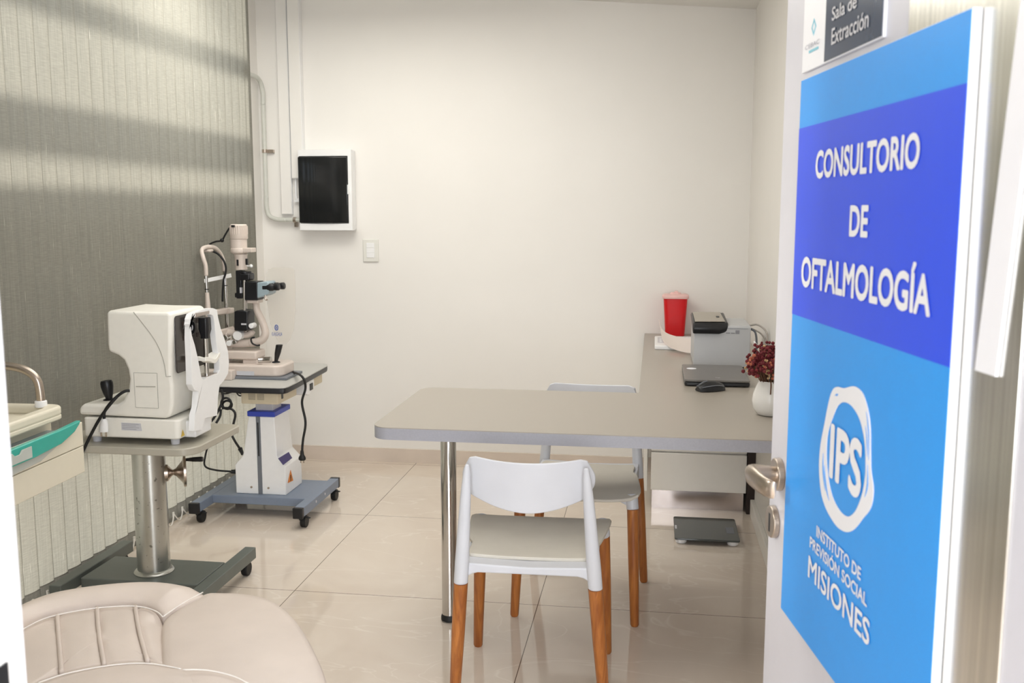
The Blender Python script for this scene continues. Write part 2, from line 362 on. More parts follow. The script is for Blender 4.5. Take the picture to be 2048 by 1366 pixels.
struct('ceiling_corridor', MB().b2((-4, -2.2, 2.75), (2.4, YD - .12, 2.85)), M['ceil'])
struct('baseboard_back', MB().b2((XL, YB - .012, 0), (XR, YB, .078)), M['base'])
struct('baseboard_right', MB().b2((XR - .02, YD, 0), (XR, 4.42, .075)), M['cabinet'], .003)
struct('trim_1', MB().b2((XR - .035, 4.43, 0), (XR, 4.47, .74)), M['brown'])
# left door jamb with its black strike plate
jb = thing('trim_2', None, None, (DL, YD - .06, 0)); jb['kind'] = 'structure'
MB().b2((DL - .06, YD - .135, 0), (DL, YD + .012, 2.13)).build('door_jamb', M['frame_white'], jb, .003)
sk = on_x(6, 1356, DL + .0015); MB().b2((DL - .001, sk.y - .035, sk.z - .16), (DL + .002, sk.y + .007, sk.z + .011)).build('strike_plate', M['black'], jb, label='black strike plate')
jr = MB().b2((DR + .012, YD - .135, 0), (DR + .075, YD - .005, 2.13)); struct('trim_3', jr, M['white_door'], .003)

# ================================================================== THE OPEN DOOR
DDIR = ray(990, 428); DDIR.z = 0; DDIR.normalize()          # along the leaf, away from the hinge
DN = Vector((DDIR.y, -DDIR.x, 0))                           # normal pointing to the back of the leaf (right)
EDGE = EYE + ray(1541, 940) * 1.58; EDGE.z = 0              # free edge of the leaf
def door_pt(u, z, d=0.0): return Vector((EDGE.x, EDGE.y, z)) - DDIR * u - DN * d   # u from the free edge towards the hinge, d out of the face
def door_uz(x, y):
    r = ray(x, y); t = (EDGE - EYE).dot(DN) / r.dot(DN); p = EYE + r * t; return (EDGE - p).dot(DDIR), p.z
def dbox(mb, u0, u1, z0, z1, d0, d1):
    mb.prism([door_pt(u0, z0, d0), door_pt(u1, z0, d0), door_pt(u1, z1, d0), door_pt(u0, z1, d0)], -DN * (d1 - d0)); return mb
def duz(*px): return [door_uz(*p) for p in px]
door = thing('door_1', None, None, EDGE); door['kind'] = 'structure'
DW = .838
dbox(MB(), 0, DW, .012, 2.05, -.04, 0).build('door_leaf', M['white_door'], door, .002)
PU0, PU1 = .4576, .7245
dbox(MB(), PU0, PU1, .25, 1.95, -.002, .0025).build('steel_panel', M['brushed'], door, .001, label='brushed steel panel')
# handle and keyhole escutcheon
hu, hz = door_uz(1561, 962); ku, kz = door_uz(1551, 1043); hz = door_uz(1561, 948)[1]
hd = MB(); hd.cone(door_pt(hu, hz, 0), door_pt(hu, hz, .011), .0262, .0255, 40)
rose = hd.build('handle_rosette', M['nickel'], door, .002)
lv = MB(); lv.cone(door_pt(hu, hz, .010), door_pt(hu, hz, .042), .0125, .0165, 28)
ring = []
for (u, d, hw, ht) in ((-.019, .040, .003, .009), (-.013, .044, .013, .0105), (.002, .046, .0175, .011), (.022, .046, .0175, .009), (.045, .046, .0165, .007), (.066, .044, .0155, .006), (.082, .040, .0145, .005), (.088, .036, .013, .003)):
    c = [(hw * math.cos(2 * math.pi * k / 16), ht * math.sin(2 * math.pi * k / 16)) for k in range(16)]
    ring.append([door_pt(hu + u, hz + a, d + b) for a, b in c])
lv.loft(ring); lv.build('door_handle', M['nickel'], rose, 0, smooth=60)
es = MB(); es.cone(door_pt(ku, kz, 0), door_pt(ku, kz, .010), .0262, .0255, 40); esc = es.build('keyhole_plate', M['nickel'], door, .002)
dbox(MB(), ku - .0035, ku + .0035, kz - .016, kz + .014, .0098, .0106).build('keyhole', M['black'], esc)
# white strip on the steel panel, leaning
sp_ = [door_uz(*q) for q in ((1962, 740), (2003.5, 754), (2048, 410), (2048, 53))]
su, sz = sp_[0]; u2, z2 = sp_[3]; k = (u2 - su) / (z2 - sz); wd = sp_[1][0] - sp_[0][0]; tz = 1.86
st = MB(); st.prism([door_pt(su, sz, .006), door_pt(su + wd, sz, .006), door_pt(su + wd + k * (tz - sz), tz, .006), door_pt(su + k * (tz - sz), tz, .006)], DN * .003)
tag(st.build('paper_strip', M['sign_white']), 'long narrow white strip leaning on the brushed steel door panel', 'paper strip')

# --- poster board on the door
PO = thing('poster_board', 'blue ophthalmology office poster board hanging on the open white door', 'poster', door_pt(.372, .783, .003))
U0, U1, Z0, Z1 = .1235, .6225, .783, 1.572; TH = .0095
def pf(u, z, d): return door_pt(u, z, .0030 + TH + d)
dbox(MB(), U0, U1, Z0, Z1, .003, .003 + TH).build('foam_board', M['sign_white'], PO, .0012, label='thick white foam edge')
def pflat(mb, pts, d=.0008):
    mb.prism([pf(u, z, 0) for u, z in pts], -DN * d); return mb
pflat(MB(), [(U0 + .001, Z0 + .001), (U1 - .001, Z0 + .001), (U1 - .001, Z1 - .001), (U0 + .001, Z1 - .001)], .0004).build('poster_print', M['sign_blue'], PO, label='sky blue print')
bz = [door_uz(*q)[1] for q in ((1617, 259), (1958, 165), (1601, 628), (1922, 732))]
pflat(MB(), [(U0 + .001, (bz[2] + bz[3]) / 2), (U1 - .001, (bz[2] + bz[3]) / 2), (U1 - .001, (bz[0] + bz[1]) / 2), (U0 + .001, (bz[0] + bz[1]) / 2)], .0008).build('indigo_band', M['sign_indigo'], PO, label='indigo band behind the room name')
def ptext(s, lo, hi, fat, frame=pf, m=None, parent=None, nm='lettering'):
    """lo: pixel of the left foot of the line, hi: pixel of its right top"""
    (a, z0), (b, z1) = door_uz(*lo), door_uz(*hi); return text_mesh(nm, s, m or M['sign_white'], parent or PO, lambda u, z, d: frame(u, z, .0012 + d), a, b, z0, z1, fat)
ptext('CONSULTORIO', (1651, 358.5), (1869.5, 262), .03)
ptext('DE', (1720.8, 473), (1762, 410), .03)
o_ = ptext('OFTALMOLOGÍA', (1621.5, 573), (1894, 528), .030)
ptext('IPS', (1679, 954), (1750, 884), .03)
ptext('INSTITUTO DE', (1653.5, 1073), (1746, 1136), .02)
ptext('PREVISIÓN SOCIAL', (1639.7, 1094), (1759, 1182), .02)
ptext('MISIONES', (1636, 1153), (1764.5, 1243), .016)
cr = lambda L: [Vector((*door_uz(1600 + x / 4.018, 740 + y / 4.018), 0)) for x, y in L]
outer = cr([(355, 150), (390, 135), (440, 146), (520, 130), (575, 160), (610, 215), (645, 340), (660, 470), (662, 600), (665, 800), (685, 940), (678, 1050), (650, 1130), (600, 1190), (545, 1260), (500, 1295), (450, 1300), (390, 1265), (340, 1200), (290, 1110), (255, 1000), (238, 860), (236, 720), (250, 580), (280, 430), (305, 300), (330, 200)])
inner = cr([(440, 258), (500, 285), (560, 370), (595, 480), (615, 600), (620, 720), (618, 840), (600, 960), (570, 1060), (530, 1140), (480, 1177), (430, 1155), (380, 1090), (340, 1000), (315, 890), (300, 760), (297, 630), (310, 500), (345, 390), (390, 290)])
cen = sum(inner, Vector()) / len(inner)
def polar(P, n=96):
    P = catmull(P, 8, True); out = []
    for i in range(n):
        a = 2 * math.pi * i / n; dv = Vector((math.cos(a), math.sin(a), 0)); best = None
        for j in range(len(P)):
            p, q = P[j] - cen, P[(j + 1) % len(P)] - cen; e = q - p; den = dv.x * e.y - dv.y * e.x
            if abs(den) < 1e-12: continue
            t = (p.x * e.y - p.y * e.x) / den; w = (p.x * dv.y - p.y * dv.x) / den
            if t > 0 and -1e-6 <= w <= 1 + 1e-6: best = t if best is None else max(best, t)
        out.append(cen + dv * (best or .04))
    return out
po_, pi_ = polar(outer), polar(inner)
MB().frame([pf(p.x, p.y, .0008) for p in po_], [pf(p.x, p.y, .0008) for p in pi_], -DN * .0006).build('emblem_ring', M['sign_white'], PO, label='hand-drawn white ring emblem')
for (a0, a1, f0, f1) in ((15, 55, .62, .8), (200, 235, .3, .42), (188, 222, .45, .52), (118, 124, .55, .62), (340, 372, .3, .4), (20, 45, .35, .42)):
    pts = []
    for s_ in (0, 1):
        rng = range(9) if s_ == 0 else range(8, -1, -1)
        for k_ in rng:
            t = k_ / 8; a = (a0 + (a1 - a0) * t) % 360 / 360 * 96; i = int(a) % 96; w_ = .06 * math.sin(math.pi * t)
            f = f0 + (f1 - f0) * t + (w_ if s_ == 0 else -w_) + (.001 if s_ == 0 else 0); p = pi_[i].lerp(po_[i], f); pts.append(pf(p.x, p.y, .0014))
    MB().prism(pts, -DN * .0003).build('brush_mark', M['sign_blue'], PO, label='thin blue brush gap')

# --- small room sign above the poster
(su0, sz0), (su1, sz1) = door_uz(1609, 146), door_uz(1771, 70)
SG = thing('room_sign', 'small navy and white room name plate on the door above the blue poster', 'sign', door_pt((su0 + su1) / 2, sz0, 0))
sz0 = (sz0 + sz1) / 2; stop = sz0 + .125
def sf(u, z, d): return door_pt(u, z, .004 + d)
dbox(MB(), su0, su1 + .003, sz0 - .002, stop, 0, .004).build('sign_plate', M['sign_white'], SG, .0008)
um = door_uz(1655, 120)[0]
dbox(MB(), um, su1, sz0, stop - .002, .004, .0048).build('navy_panel', M['sign_navy'], SG)
ptext('Sala de', (1672, 43), (1723.5, -15), .014, lambda u, z, d: sf(u, z, d), M['label_silver'], SG)
ptext('Extracción', (1671, 91), (1748, 17), .014, lambda u, z, d: sf(u, z, d), M['label_silver'], SG)
ptext('CEBAC', (1617.5, 101), (1646.5, 77), 0, lambda u, z, d: sf(u, z, d - .0006), M['grey_print'], SG)
(la, lz), (lb_, _) = door_uz(1624, 107), door_uz(1643, 95)
MB().prism([sf(la, lz, .0003), sf(lb_, lz, .0003), sf(lb_, lz + .0035, .0003), sf(la, lz + .0035, .0003)], -DN * .0004).build('cyan_line', M['cyan'], SG, label='pale blue line under the logo')
(iu, iz) = door_uz(1634, 54); a_, b_ = .0095, .0115
MB().frame([sf(iu + x, iz + y, .0003) for x, y in ((-a_, 0), (0, -b_), (a_, 0), (0, b_))], [sf(iu + x, iz + y, .0003) for x, y in ((-a_ + .003, 0), (0, -b_ + .0035), (a_ - .003, 0), (0, b_ - .0035))], -DN * .0004).build('diamond_logo', M['cyan'], SG, label='pale blue diamond outline logo')

# ================================================================== VERTICAL BLIND
BLX = -2.105; SP = .0818
VB = thing('vertical_blind', 'greige woven fabric vertical blind covering the whole left window', 'blind', (BLX, 3.2, 0))
y0 = 4.905; nsl = 44; slat_me = hem_me = None; bots = []
for i in range(nsl):
    yc = y0 - .045 - i * SP
    if yc < 1.35: break
    sm_, hm_ = MB(), MB(); W = .0442; ang = -R(12 if i else 5)
    def prof(z, lo):
        out = []
        for k_ in range(7):
            t = -1 + k_ / 3; lx = .007 * (1 - t * t); ly = W * t
            out.append(Vector((BLX + lx * math.cos(ang) + ly * math.sin(ang) * (-1), yc + ly * math.cos(ang) + lx * math.sin(ang), z)))
        return out
    top = 2.56
    if slat_me is None or i < 1:
        pass
    zz = [.085 + (top - .085) * q / 10 for q in range(11)]
    sm_.loft([prof(z, 0) for z in zz], cap=False, closed=False); s_ = sm_.build('slat', M['blind'], VB, smooth=180)
    hm_.loft([[p + Vector((dx, 0, 0)) for p in prof(z, 0)] for z, dx in ((.022, .0012), (.088, .0012))], cap=False, closed=False); hm_.build('weighted_hem', M['hem'], s_, smooth=180, label='darker weighted hem')
    bots.append((prof(.03, 0)[0], prof(.03, 0)[-1]))
bc = MB()
for i in range(len(bots) - 1):
    for j, xo in ((0, .004),):
        a, b = Vector((BLX + .02, bots[i][0].y + .03, .066)), Vector((BLX + .02, bots[i + 1][0].y + .03, .066))
        bc.tube([a, a.lerp(b, .2) + Vector((.006, 0, -.024)), a.lerp(b, .5) + Vector((.008, 0, -.043)), a.lerp(b, .8) + Vector((.006, 0, -.026)), b], .003, 5, 4)
        bc.box(a + Vector((0, 0, -.005)), (.006, .008, .02))
bc.build('bead_chain', M['bead'], VB, label='white bead chain looping under the slats')

# ================================================================== BACK WALL FITTINGS
def wp(x, y, d=0.0): return on_y(x, y, YB - d)
EP = thing('distribution_box', 'white electrical panel with a dark smoked cover on the back wall', 'electrical panel', wp(650, 380))
a, b = on_y(599, 299, YB - .075), on_y(702, 461, YB - .075)
ex0, ex1, ez0, ez1 = -1.905, -1.61, 1.287, 1.716
MB().b2((ex0, YB - .045, ez0), (ex1, YB, ez1)).build('housing', M['white'], EP, .008)
bz_ = MB(); bz_.frame([(x, YB - .045, z) for x, z in ((ex0, ez0), (ex1, ez0), (ex1, ez1), (ex0, ez1))], [(x, YB - .045, z) for x, z in ((ex0 + .004, ez0 + .038), (ex1 - .02, ez0 + .038), (ex1 - .02, ez1 - .034), (ex0 + .004, ez1 - .034))], (0, -.035, 0)); bz_.build('front_bezel', M['white'], EP, .006)
cv = []
for k_ in range(11):
    t = k_ / 10; x = ex0 - .002 + (ex1 - .018 - ex0) * t; d = .083 + .010 * math.sin(math.pi * min(1, t * 1.0)); cv.append((x, d))
cm = MB(); zz0, zz1 = ez0 + .04, ez1 - .036
cm.loft([[(x, YB - d, zz0), (x, YB - d, zz1), (x, YB - d + .03, zz1), (x, YB - d + .03, zz0)] for x, d in cv]); cm.build('smoked_cover', M['smoke'], EP, .006, label='dark smoked plastic cover')
MB().b2((ex1 - .022, YB - .088, 1.48), (ex1 - .014, YB - .07, 1.53)).build('latch', M['white'], EP, .002)
# trunking and conduit
def trunk(x0, x1, zb, dep, label):
    t = thing('cable_trunking', label, 'cable trunking', ((x0 + x1) / 2, YB, zb), 0, 'white wall trunking')
    MB().b2((x0, YB - dep, zb), (x1, YB, 2.62)).build('duct', M['white'], t, .002)
    MB().b2((x0 + .002, YB - dep - .003, zb + .003), (x1 - .002, YB - dep, 2.62)).build('duct_cover', M['wall'], t, .0015)
trunk(-2.030, -1.968, 1.372, .022, 'narrow white cable trunking running down left of the wider one')
trunk(-1.958, -1.892, 1.565, .042, 'wider white cable trunking ending at the side of the electrical panel')
ck = thing('cable_clip', 'small white cable hook between trunking and electrical panel', 'cable clip', (-1.93, YB, 1.5))
MB().tube([(-1.945, YB - .02, 1.565), (-1.945, YB - .02, 1.47), (-1.935, YB - .02, 1.455), (-1.908, YB - .02, 1.455)], .006, 8, 4).b2((-1.955, YB - .028, 1.44), (-1.9, YB, 1.452)).build('hook', M['white'], ck)
CD = thing('electrical_conduit', 'pale grey conduit pipe bending down the corner of the back wall', 'conduit', (-2.112, YB, 1.4))
cx, cyd, cr_ = -2.112, YB - .028, .0125
MB().tube([(XL + .03, 4.80, 2.10), (XL + .03, 4.93, 2.10), (XL + .031, 5.02, 2.098), (-2.116, 5.07, 2.075), (cx, cyd, 2.02), (cx, cyd, 1.96)], cr_, 14, 8).build('bend', M['conduit'], CD, smooth=180)
MB().cone((cx, cyd, 1.97), (cx, cyd, 1.46), cr_ * .93).build('pipe', M['conduit'], CD)
MB().tube([(cx, cyd, 1.47), (cx, cyd, 1.41), (cx + .015, cyd, 1.365), (cx + .06, cyd, 1.345), (cx + .11, cyd, 1.343)], cr_, 14, 8).build('bend', M['conduit'], CD, smooth=180)
MB().cone((cx + .10, cyd, 1.343), (ex0 + .01, cyd, 1.343), cr_ * .93).build('pipe', M['conduit'], CD)
MB().cone((cx, cyd, 1.705), (cx, cyd, 1.723), cr_ * 1.2).b2((cx + .01, YB - .02, 1.705), (cx + .045, YB, 1.723)).build('clamp', M['nickel'], CD, .001)
MB().cone((cx + .152, cyd, 1.343), (cx + .168, cyd, 1.343), cr_ * 1.2).b2((cx + .152, YB - .02, 1.305), (cx + .168, YB, 1.343)).build('clamp', M['nickel'], CD, .001)
SW = thing('light_switch', 'white three-module light switch plate on the back wall', 'light switch', (-1.533, YB, 1.178))
MB().b2((-1.578, YB - .009, 1.116), (-1.49, YB, 1.240)).build('plate', M['switch'], SW, .004)
for k_ in range(3): MB().b2((-1.556, YB - .0125, 1.139 + k_ * .027), (-1.512, YB - .008, 1.165 + k_ * .027)).build('rocker', M['white'], SW, .0012)

# ================================================================== DESK
TZ = .75; TT = .037
DK = thing('desk', 'grey laminate L-shaped desk running along the right wall', 'desk', (-.25, 3.06, 0))
tx0, tx1, ty0, ty1 = -.832, XR - .003, 2.728, 3.397
ol = []
def corner(cx_, cy_, r, a0, a1, n=10): return [(cx_ + r * math.cos(R(a0 + (a1 - a0) * k_ / n)), cy_ + r * math.sin(R(a0 + (a1 - a0) * k_ / n))) for k_ in range(n + 1)]
rr = .055
ol = corner(tx0 + rr, ty0 + rr, rr, 180, 270) + [(tx1, ty0), (tx1, YB - .002), (-.047, YB - .002), (-.047, ty1)] + corner(tx0 + rr, ty1 - rr, rr, 90, 180)
top = MB().prism([(x, y, TZ - .0025) for x, y in ol], (0, 0, .0025)).build('desktop', M['table'], DK)
MB().prism([(x, y, TZ - TT) for x, y in ol], (0, 0, TT - .0026)).build('edge_band', M['table_edge'], top, label='grey edge band of the desktop')
pc = on_z(902, 1238, 0); px_, py_ = -.672, 3.088
lg = MB().cone((px_, py_, .018), (px_, py_, TZ - TT), .0262, n=40).build('leg', M['chrome'], DK, label='round chrome pole leg')
MB().lathe([(.024, 0), (.030, .004), (.030, .014), (.0265, .024)], (px_, py_, 0)).build('leg_foot', M['rubber'], lg, label='black rubber foot')
# white drawer unit under the far arm
CB = thing('drawer_cabinet', 'white drawer cabinet with a steel toe kick under the grey desk', 'cabinet', (.22, 4.7, 0))
cx0, cx1, cy0 = 0.0, .437, 4.44
MB().b2((cx0 + .004, cy0 + .02, .10), (cx1, YB - .03, .7)).build('body', M['cabinet'], CB, .002)
MB().b2((cx0 - .034, cy0 - .004, .09), (cx0 - .016, YB - .03, .7)).build('side_panel', M['cabinet'], CB, .002)
for (za, zb) in ((.095, .275), (.283, .475), (.483, .695)): MB().b2((cx0, cy0, za), (cx1, cy0 + .02, zb)).build('drawer', M['cabinet'], CB, .003)
MB().b2((cx0 + .006, cy0 + .035, .0), (cx1 - .008, cy0 + .05, .10)).build('toe_kick', M['steel'], CB, label='polished steel toe kick')
MB().b2((cx0 + .01, cy0 + .05, 0), (cx1 - .01, YB - .03, .10)).build('plinth', M['brown'], CB)

# ================================================================== CHAIRS
def make_chair(label):
    t = thing('dining_chair', label, 'chair', (0, 0, 0), 0, 'white chairs at the desk')
    m = MB(); n = 13; rings = []
    def seatpt(i, j):
        v = j / (n - 1); u = -1 + 2 * i / (n - 1); y = -.185 + .405 * v
        hw = .166 + .05 * min(1, v * 1.25) ** .8
        if .12 < v < .34: hw -= .012 * math.sin(math.pi * (v - .12) / .22)
        if v > .86: hw -= .03 * ((v - .86) / .14) ** 2
        yy = y - (.022 * u ** 4 if v > .9 else 0) * ((v - .9) / .1 if v > .9 else 0)
        z = .451 - .010 * (1 - u * u) * math.sin(math.pi * min(1, v * 1.05)) - .016 * max(0, (v - .8) / .2) ** 2 + .004 * abs(u) ** 3
        return Vector((u * hw, yy, z))
    g = [[m.bm.verts.new(seatpt(i, j)) for i in range(n)] for j in range(n)]; g2 = [[m.bm.verts.new(seatpt(i, j) - Vector((0, 0, .010))) for i in range(n)] for j in range(n)]
    for j in range(n - 1):
        for i in range(n - 1):
            m.bm.faces.new((g[j][i], g[j][i + 1], g[j + 1][i + 1], g[j + 1][i])); m.bm.faces.new((g2[j][i], g2[j + 1][i], g2[j + 1][i + 1], g2[j][i + 1]))
    for i in range(n - 1):
        m.bm.faces.new((g[0][i], g2[0][i], g2[0][i + 1], g[0][i + 1])); m.bm.faces.new((g[-1][i], g[-1][i + 1], g2[-1][i + 1], g2[-1][i]))
        m.bm.faces.new((g[i][0], g[i + 1][0], g2[i + 1][0], g2[i][0])); m.bm.faces.new((g[i][-1], g2[i][-1], g2[i + 1][-1], g[i + 1][-1]))
    m.build('seat', M['seat'], t, .003, smooth=60, label='greyish seat shell')
    # rear uprights (one straight line from foot to back), front sockets, crossbars
    def rear(z): f = z / .74; return Vector((.212 - .057 * f, -.19 - .085 * f, z))
    fr = MB()
    for s in (-1, 1):
        q = lambda z: Vector((rear(z).x * s, rear(z).y, z))
        rg = []
        for z, ra in ((.388, .0205), (.45, .0205), (.55, .018), (.64, .015), (.70, .011), (.73, .006)):
            c = q(z); rg.append([c + Vector((ra * .95 * math.cos(2 * math.pi * k_ / 18), ra * .85 * math.sin(2 * math.pi * k_ / 18), 0)) for k_ in range(18)])
        fr.loft(rg)
        f0 = Vector((.185 * s, .165, .446)); f1 = Vector((.192 * s, .178, .395)); fr.cone(f1, f0, .0205, .022, 20)
        # side rail under the seat with a curved corner web
        fr.prism([(s * .168, -.20, .445), (s * .168, .17, .445), (s * .168, .17, .415), (s * .168, .12, .425), (s * .168, -.14, .425), (s * .168, -.20, .40)], (s * .018, 0, 0))
    web = [(-.175, .402), (-.150, .416), (-.135, .420), (.135, .420), (.150, .416), (.175, .402), (.185, .447), (.10, .443), (0, .440), (-.10, .443), (-.185, .447)]
    fr.prism([(x, -.236, z) for x, z in web], (0, .062, 0))
    fr.prism([(x * .98, .16, z) for x, z in [(-.18, .405), (-.15, .42), (.15, .42), (.18, .405), (.18, .44), (-.18, .44)]], (0, .02, 0))
    fr.build('frame', M['chair_white'], t, .004, smooth=50)
    # backrest: curved panel, bottom edge bowed
    bk = MB(); nn = 21; mm = 7; fa, fb = [], []
    for j in range(mm):
        ra, rb = [], []
        for i in range(nn):
            u = -1 + 2 * i / (nn - 1); v = j / (mm - 1)
            zt = .748 - .012 * (1 - u * u) - (.042 * max(0, (abs(u) - .80) / .20) ** 2.6); zb = .596 + .048 * abs(u) ** 1.8 + .02 * max(0, (abs(u) - .9) / .1) ** 2
            z = zb + (zt - zb) * v; w = .178 - .004 * abs(2 * v - 1) ** 3; y = -.190 - .085 * (z / .74) - .010 + .045 * u * u + .016
            ra.append(bk.bm.verts.new((u * w, y - .005, z))); rb.append(bk.bm.verts.new((u * w, y + .005, z)))
        fa.append(ra); fb.append(rb)
    for j in range(mm - 1):
        for i in range(nn - 1):
            bk.bm.faces.new((fa[j][i], fa[j][i + 1], fa[j + 1][i + 1], fa[j + 1][i])); bk.bm.faces.new((fb[j][i], fb[j + 1][i], fb[j + 1][i + 1], fb[j][i + 1]))
        bk.bm.faces.new((fa[j][0], fa[j + 1][0], fb[j + 1][0], fb[j][0])); bk.bm.faces.new((fa[j][-1], fb[j][-1], fb[j + 1][-1], fa[j + 1][-1]))
    for i in range(nn - 1):
        bk.bm.faces.new((fa[0][i], fb[0][i], fb[0][i + 1], fa[0][i + 1])); bk.bm.faces.new((fa[-1][i], fa[-1][i + 1], fb[-1][i + 1], fb[-1][i]))
    bk.build('backrest', M['chair_white'], t, .003, smooth=60)
    for s in (-1, 1):
        a = rear(0.0); b = rear(.390); a.x *= s; b.x *= s
        legs.append((a, b))
        c = Vector((.207 * s, .21, 0)); d = Vector((.192 * s, .18, .398)); legs.append((c, d))
    return t
legs = []
def leg_mesh(t, a, b):
    m = MB(); d = (b - a); q = d.to_track_quat('Z', 'Y'); L_ = d.length; rg = []
    for r_, z in ((.0115, 0), (.0145, .006), (.0185, L_ * .6), (.0195, L_)): rg.append([a + q @ Vector((r_ * math.cos(2 * math.pi * k_ / 20), r_ * math.sin(2 * math.pi * k_ / 20), z)) for k_ in range(20)])
    m.loft(rg)
    for v in m.bm.verts: v.co.z = max(v.co.z, 0)
    return m.build('leg', M['wood'], t, smooth=50, label='tapered reddish wood leg')
def chair():
    global legs
    legs = []
    t = make_chair('white plastic chair with wooden legs seen from behind, nearest the camera')
    for a, b in legs: leg_mesh(t, a, b)
    return t
ch1 = chair(); kids1 = [c for c in bpy.data.objects if c.parent == ch1]
def place(o, x, y, rz): o.location = (x, y, 0); o.rotation_euler = (0, 0, rz)
place(ch1, -.328, 2.70, R(1.4))
ch2 = ch1.copy(); COL.objects.link(ch2)
for c in kids1:
    k_ = c.copy(); COL.objects.link(k_); k_.parent = ch2
place(ch2, -.240, 3.350, R(177)); ch2['label'] = 'white plastic chair facing the camera on the far side of the desk'

# ================================================================== THINGS ON THE DESK
SC = thing('sharps_container', 'red tapered sharps container with a pale pink lid against the back wall', 'sharps container', (.118, 4.99, TZ))
def rsec(w, d, z, c, r=.02): return [(c[0] + x, c[1] + y, z) for x, y in rrect(-w / 2, w / 2, -d / 2, d / 2, r, 5)]
cs = (.108, 5.03)
MB().loft([rsec(.098, .075, TZ + .002, cs), rsec(.108, .085, TZ + .09, cs), rsec(.122, .098, TZ + .198, cs)]).build('bin', M['red'], SC, .003, smooth=60)
MB().loft([rsec(.132, .108, TZ + .196, cs), rsec(.136, .112, TZ + .204, cs), rsec(.134, .11, TZ + .212, cs), rsec(.118, .095, TZ + .217, cs)]).build('lid', M['pink'], SC, .001, smooth=60)
MB().loft([rsec(.06, .05, TZ + .216, (cs[0], cs[1])), rsec(.05, .04, TZ + .226, (cs[0], cs[1]))]).b2((cs[0] - .006, cs[1] - .02, TZ + .22), (cs[0] + .012, cs[1] + .02, TZ + .233)).build('lid_knob', M['pink'], SC, .002)
PR = thing('label_printer', 'grey boxy label printer standing beside the right wall on the desk', 'printer', (.274, 4.14, TZ))
x0, x1, py0, py1, ph = .165, .392, 4.005, 4.33, .175
prof_ = [(py0, TZ + .004), (py1, TZ + .004), (py1, TZ + ph - .01), (py1 - .03, TZ + ph), (py0 + .005, TZ + ph), (py0, TZ + ph - .006)]
MB().prism([(x0, y, z) for y, z in prof_], (x1 - x0, 0, 0)).build('body', M['printer'], PR, .014, 4)
MB().b2((x0 + .012, py0 - .0012, TZ + ph - .012), (x1 - .012, py0 + .003, TZ + ph - .0108)).build('lid_seam', M['groove'], PR)
hd_ = [(py0 - .022, TZ + ph - .012), (py0 - .014, TZ + ph - .034), (py0 + .05, TZ + ph - .03), (py1 - .05, TZ + ph + .012), (py1 - .06, TZ + ph + .026), (py0 - .012, TZ + ph + .012)]
fx = MB(); fx.loft([[(x0 - .006, y, z) for y, z in hd_], [(x0 + .10, y, z) for y, z in hd_], [(x0 + .136, y + (.02 if y < py0 else 0), z + (.008 if z < TZ + ph else .001)) for y, z in hd_]]); fx.build('control_head', M['black'], PR, .006, label='black overhanging control head')
tp = [Vector((x0 + .002, py0 - .004, TZ + ph + .0145)), Vector((x0 + .124, py0 + .004, TZ + ph + .0152)), Vector((x0 + .118, py1 - .075, TZ + ph + .0278)), Vector((x0 + .002, py1 - .075, TZ + ph + .0272))]
MB().prism(tp, (0, 0, .003)).build('top_panel', M['printer_top'], PR, .002, label='taupe panel on the control head')
MB().b2((x0 + .094, py0 + .10, TZ + ph + .0215), (x0 + .106, py0 + .13, TZ + ph + .0265)).build('button', M['black'], PR)
pi = MB()
for (a, w) in ((0, .016), (.020, .016)): pi.b2((x0 + .128 + a, py0 - .001, TZ + ph - .032), (x0 + .128 + a + w, py0 + .002, TZ + ph - .028))
pi.b2((x0 + .166, py0 - .001, TZ + ph - .033), (x0 + .182, py0 + .002, TZ + ph - .018)); pi.build('printed_mark', M['label_print'], PR)
# paper curling out of the printer, card tray under it
ps = MB(); arc = [(x0 + .02, .046), (.14, .044), (.10, .040), (.072, .043), (.052, .058), (.042, .078), (.040, .095)]
PA = thing('paper_roll_end', 'white paper strip curling up between the sharps bin and the printer', 'paper', (.10, 4.5, TZ))
cc = catmull([Vector(p) for p in [(.20, 4.32, .80), (.15, 4.34, .797), (.098, 4.40, .800), (.062, 4.48, .806), (.040, 4.60, .82), (.036, 4.70, .842)]], 6)
wsh = [.056, .056, .058, .058, .056, .05]
rg = []
for i, c in enumerate(cc):
    t = i / (len(cc) - 1); h_ = .062 - .012 * t; lean = Vector((0, .004, 0)); lo = c + Vector((0, 0, -.036 + .006 * t)); hi = c + Vector((-.012 * t, .02 * t, h_ * .5)); nrm = Vector((.0012, .0012, 0)); rg.append([lo, hi, hi + nrm, lo + nrm])
ps.loft(rg); ps.build('paper_sheet', M['paper'], PA, smooth=60)
CT = thing('card_terminal', 'flat white device with a grey recess beside the red bin', 'card terminal', (.08, 4.62, TZ))
MB().prism([(x, y, TZ) for x, y in rrect(.006, .19, 4.50, 4.86, .012)], (0, 0, .020)).build('case', M['white'], CT, .005)
MB().prism([(x, y, TZ + .0195) for x, y in rrect(.020, .09, 4.60, 4.80, .004)], (0, 0, .0012)).build('recess', M['label_silver'], CT)
bt = MB()
for i in range(3):
    for j in range(3): bt.box((.035 + i * .02, 4.635 + j * .05, TZ + .0215), (.012, .026, .002))
bt.build('keypad', M['white'], CT, .0008)
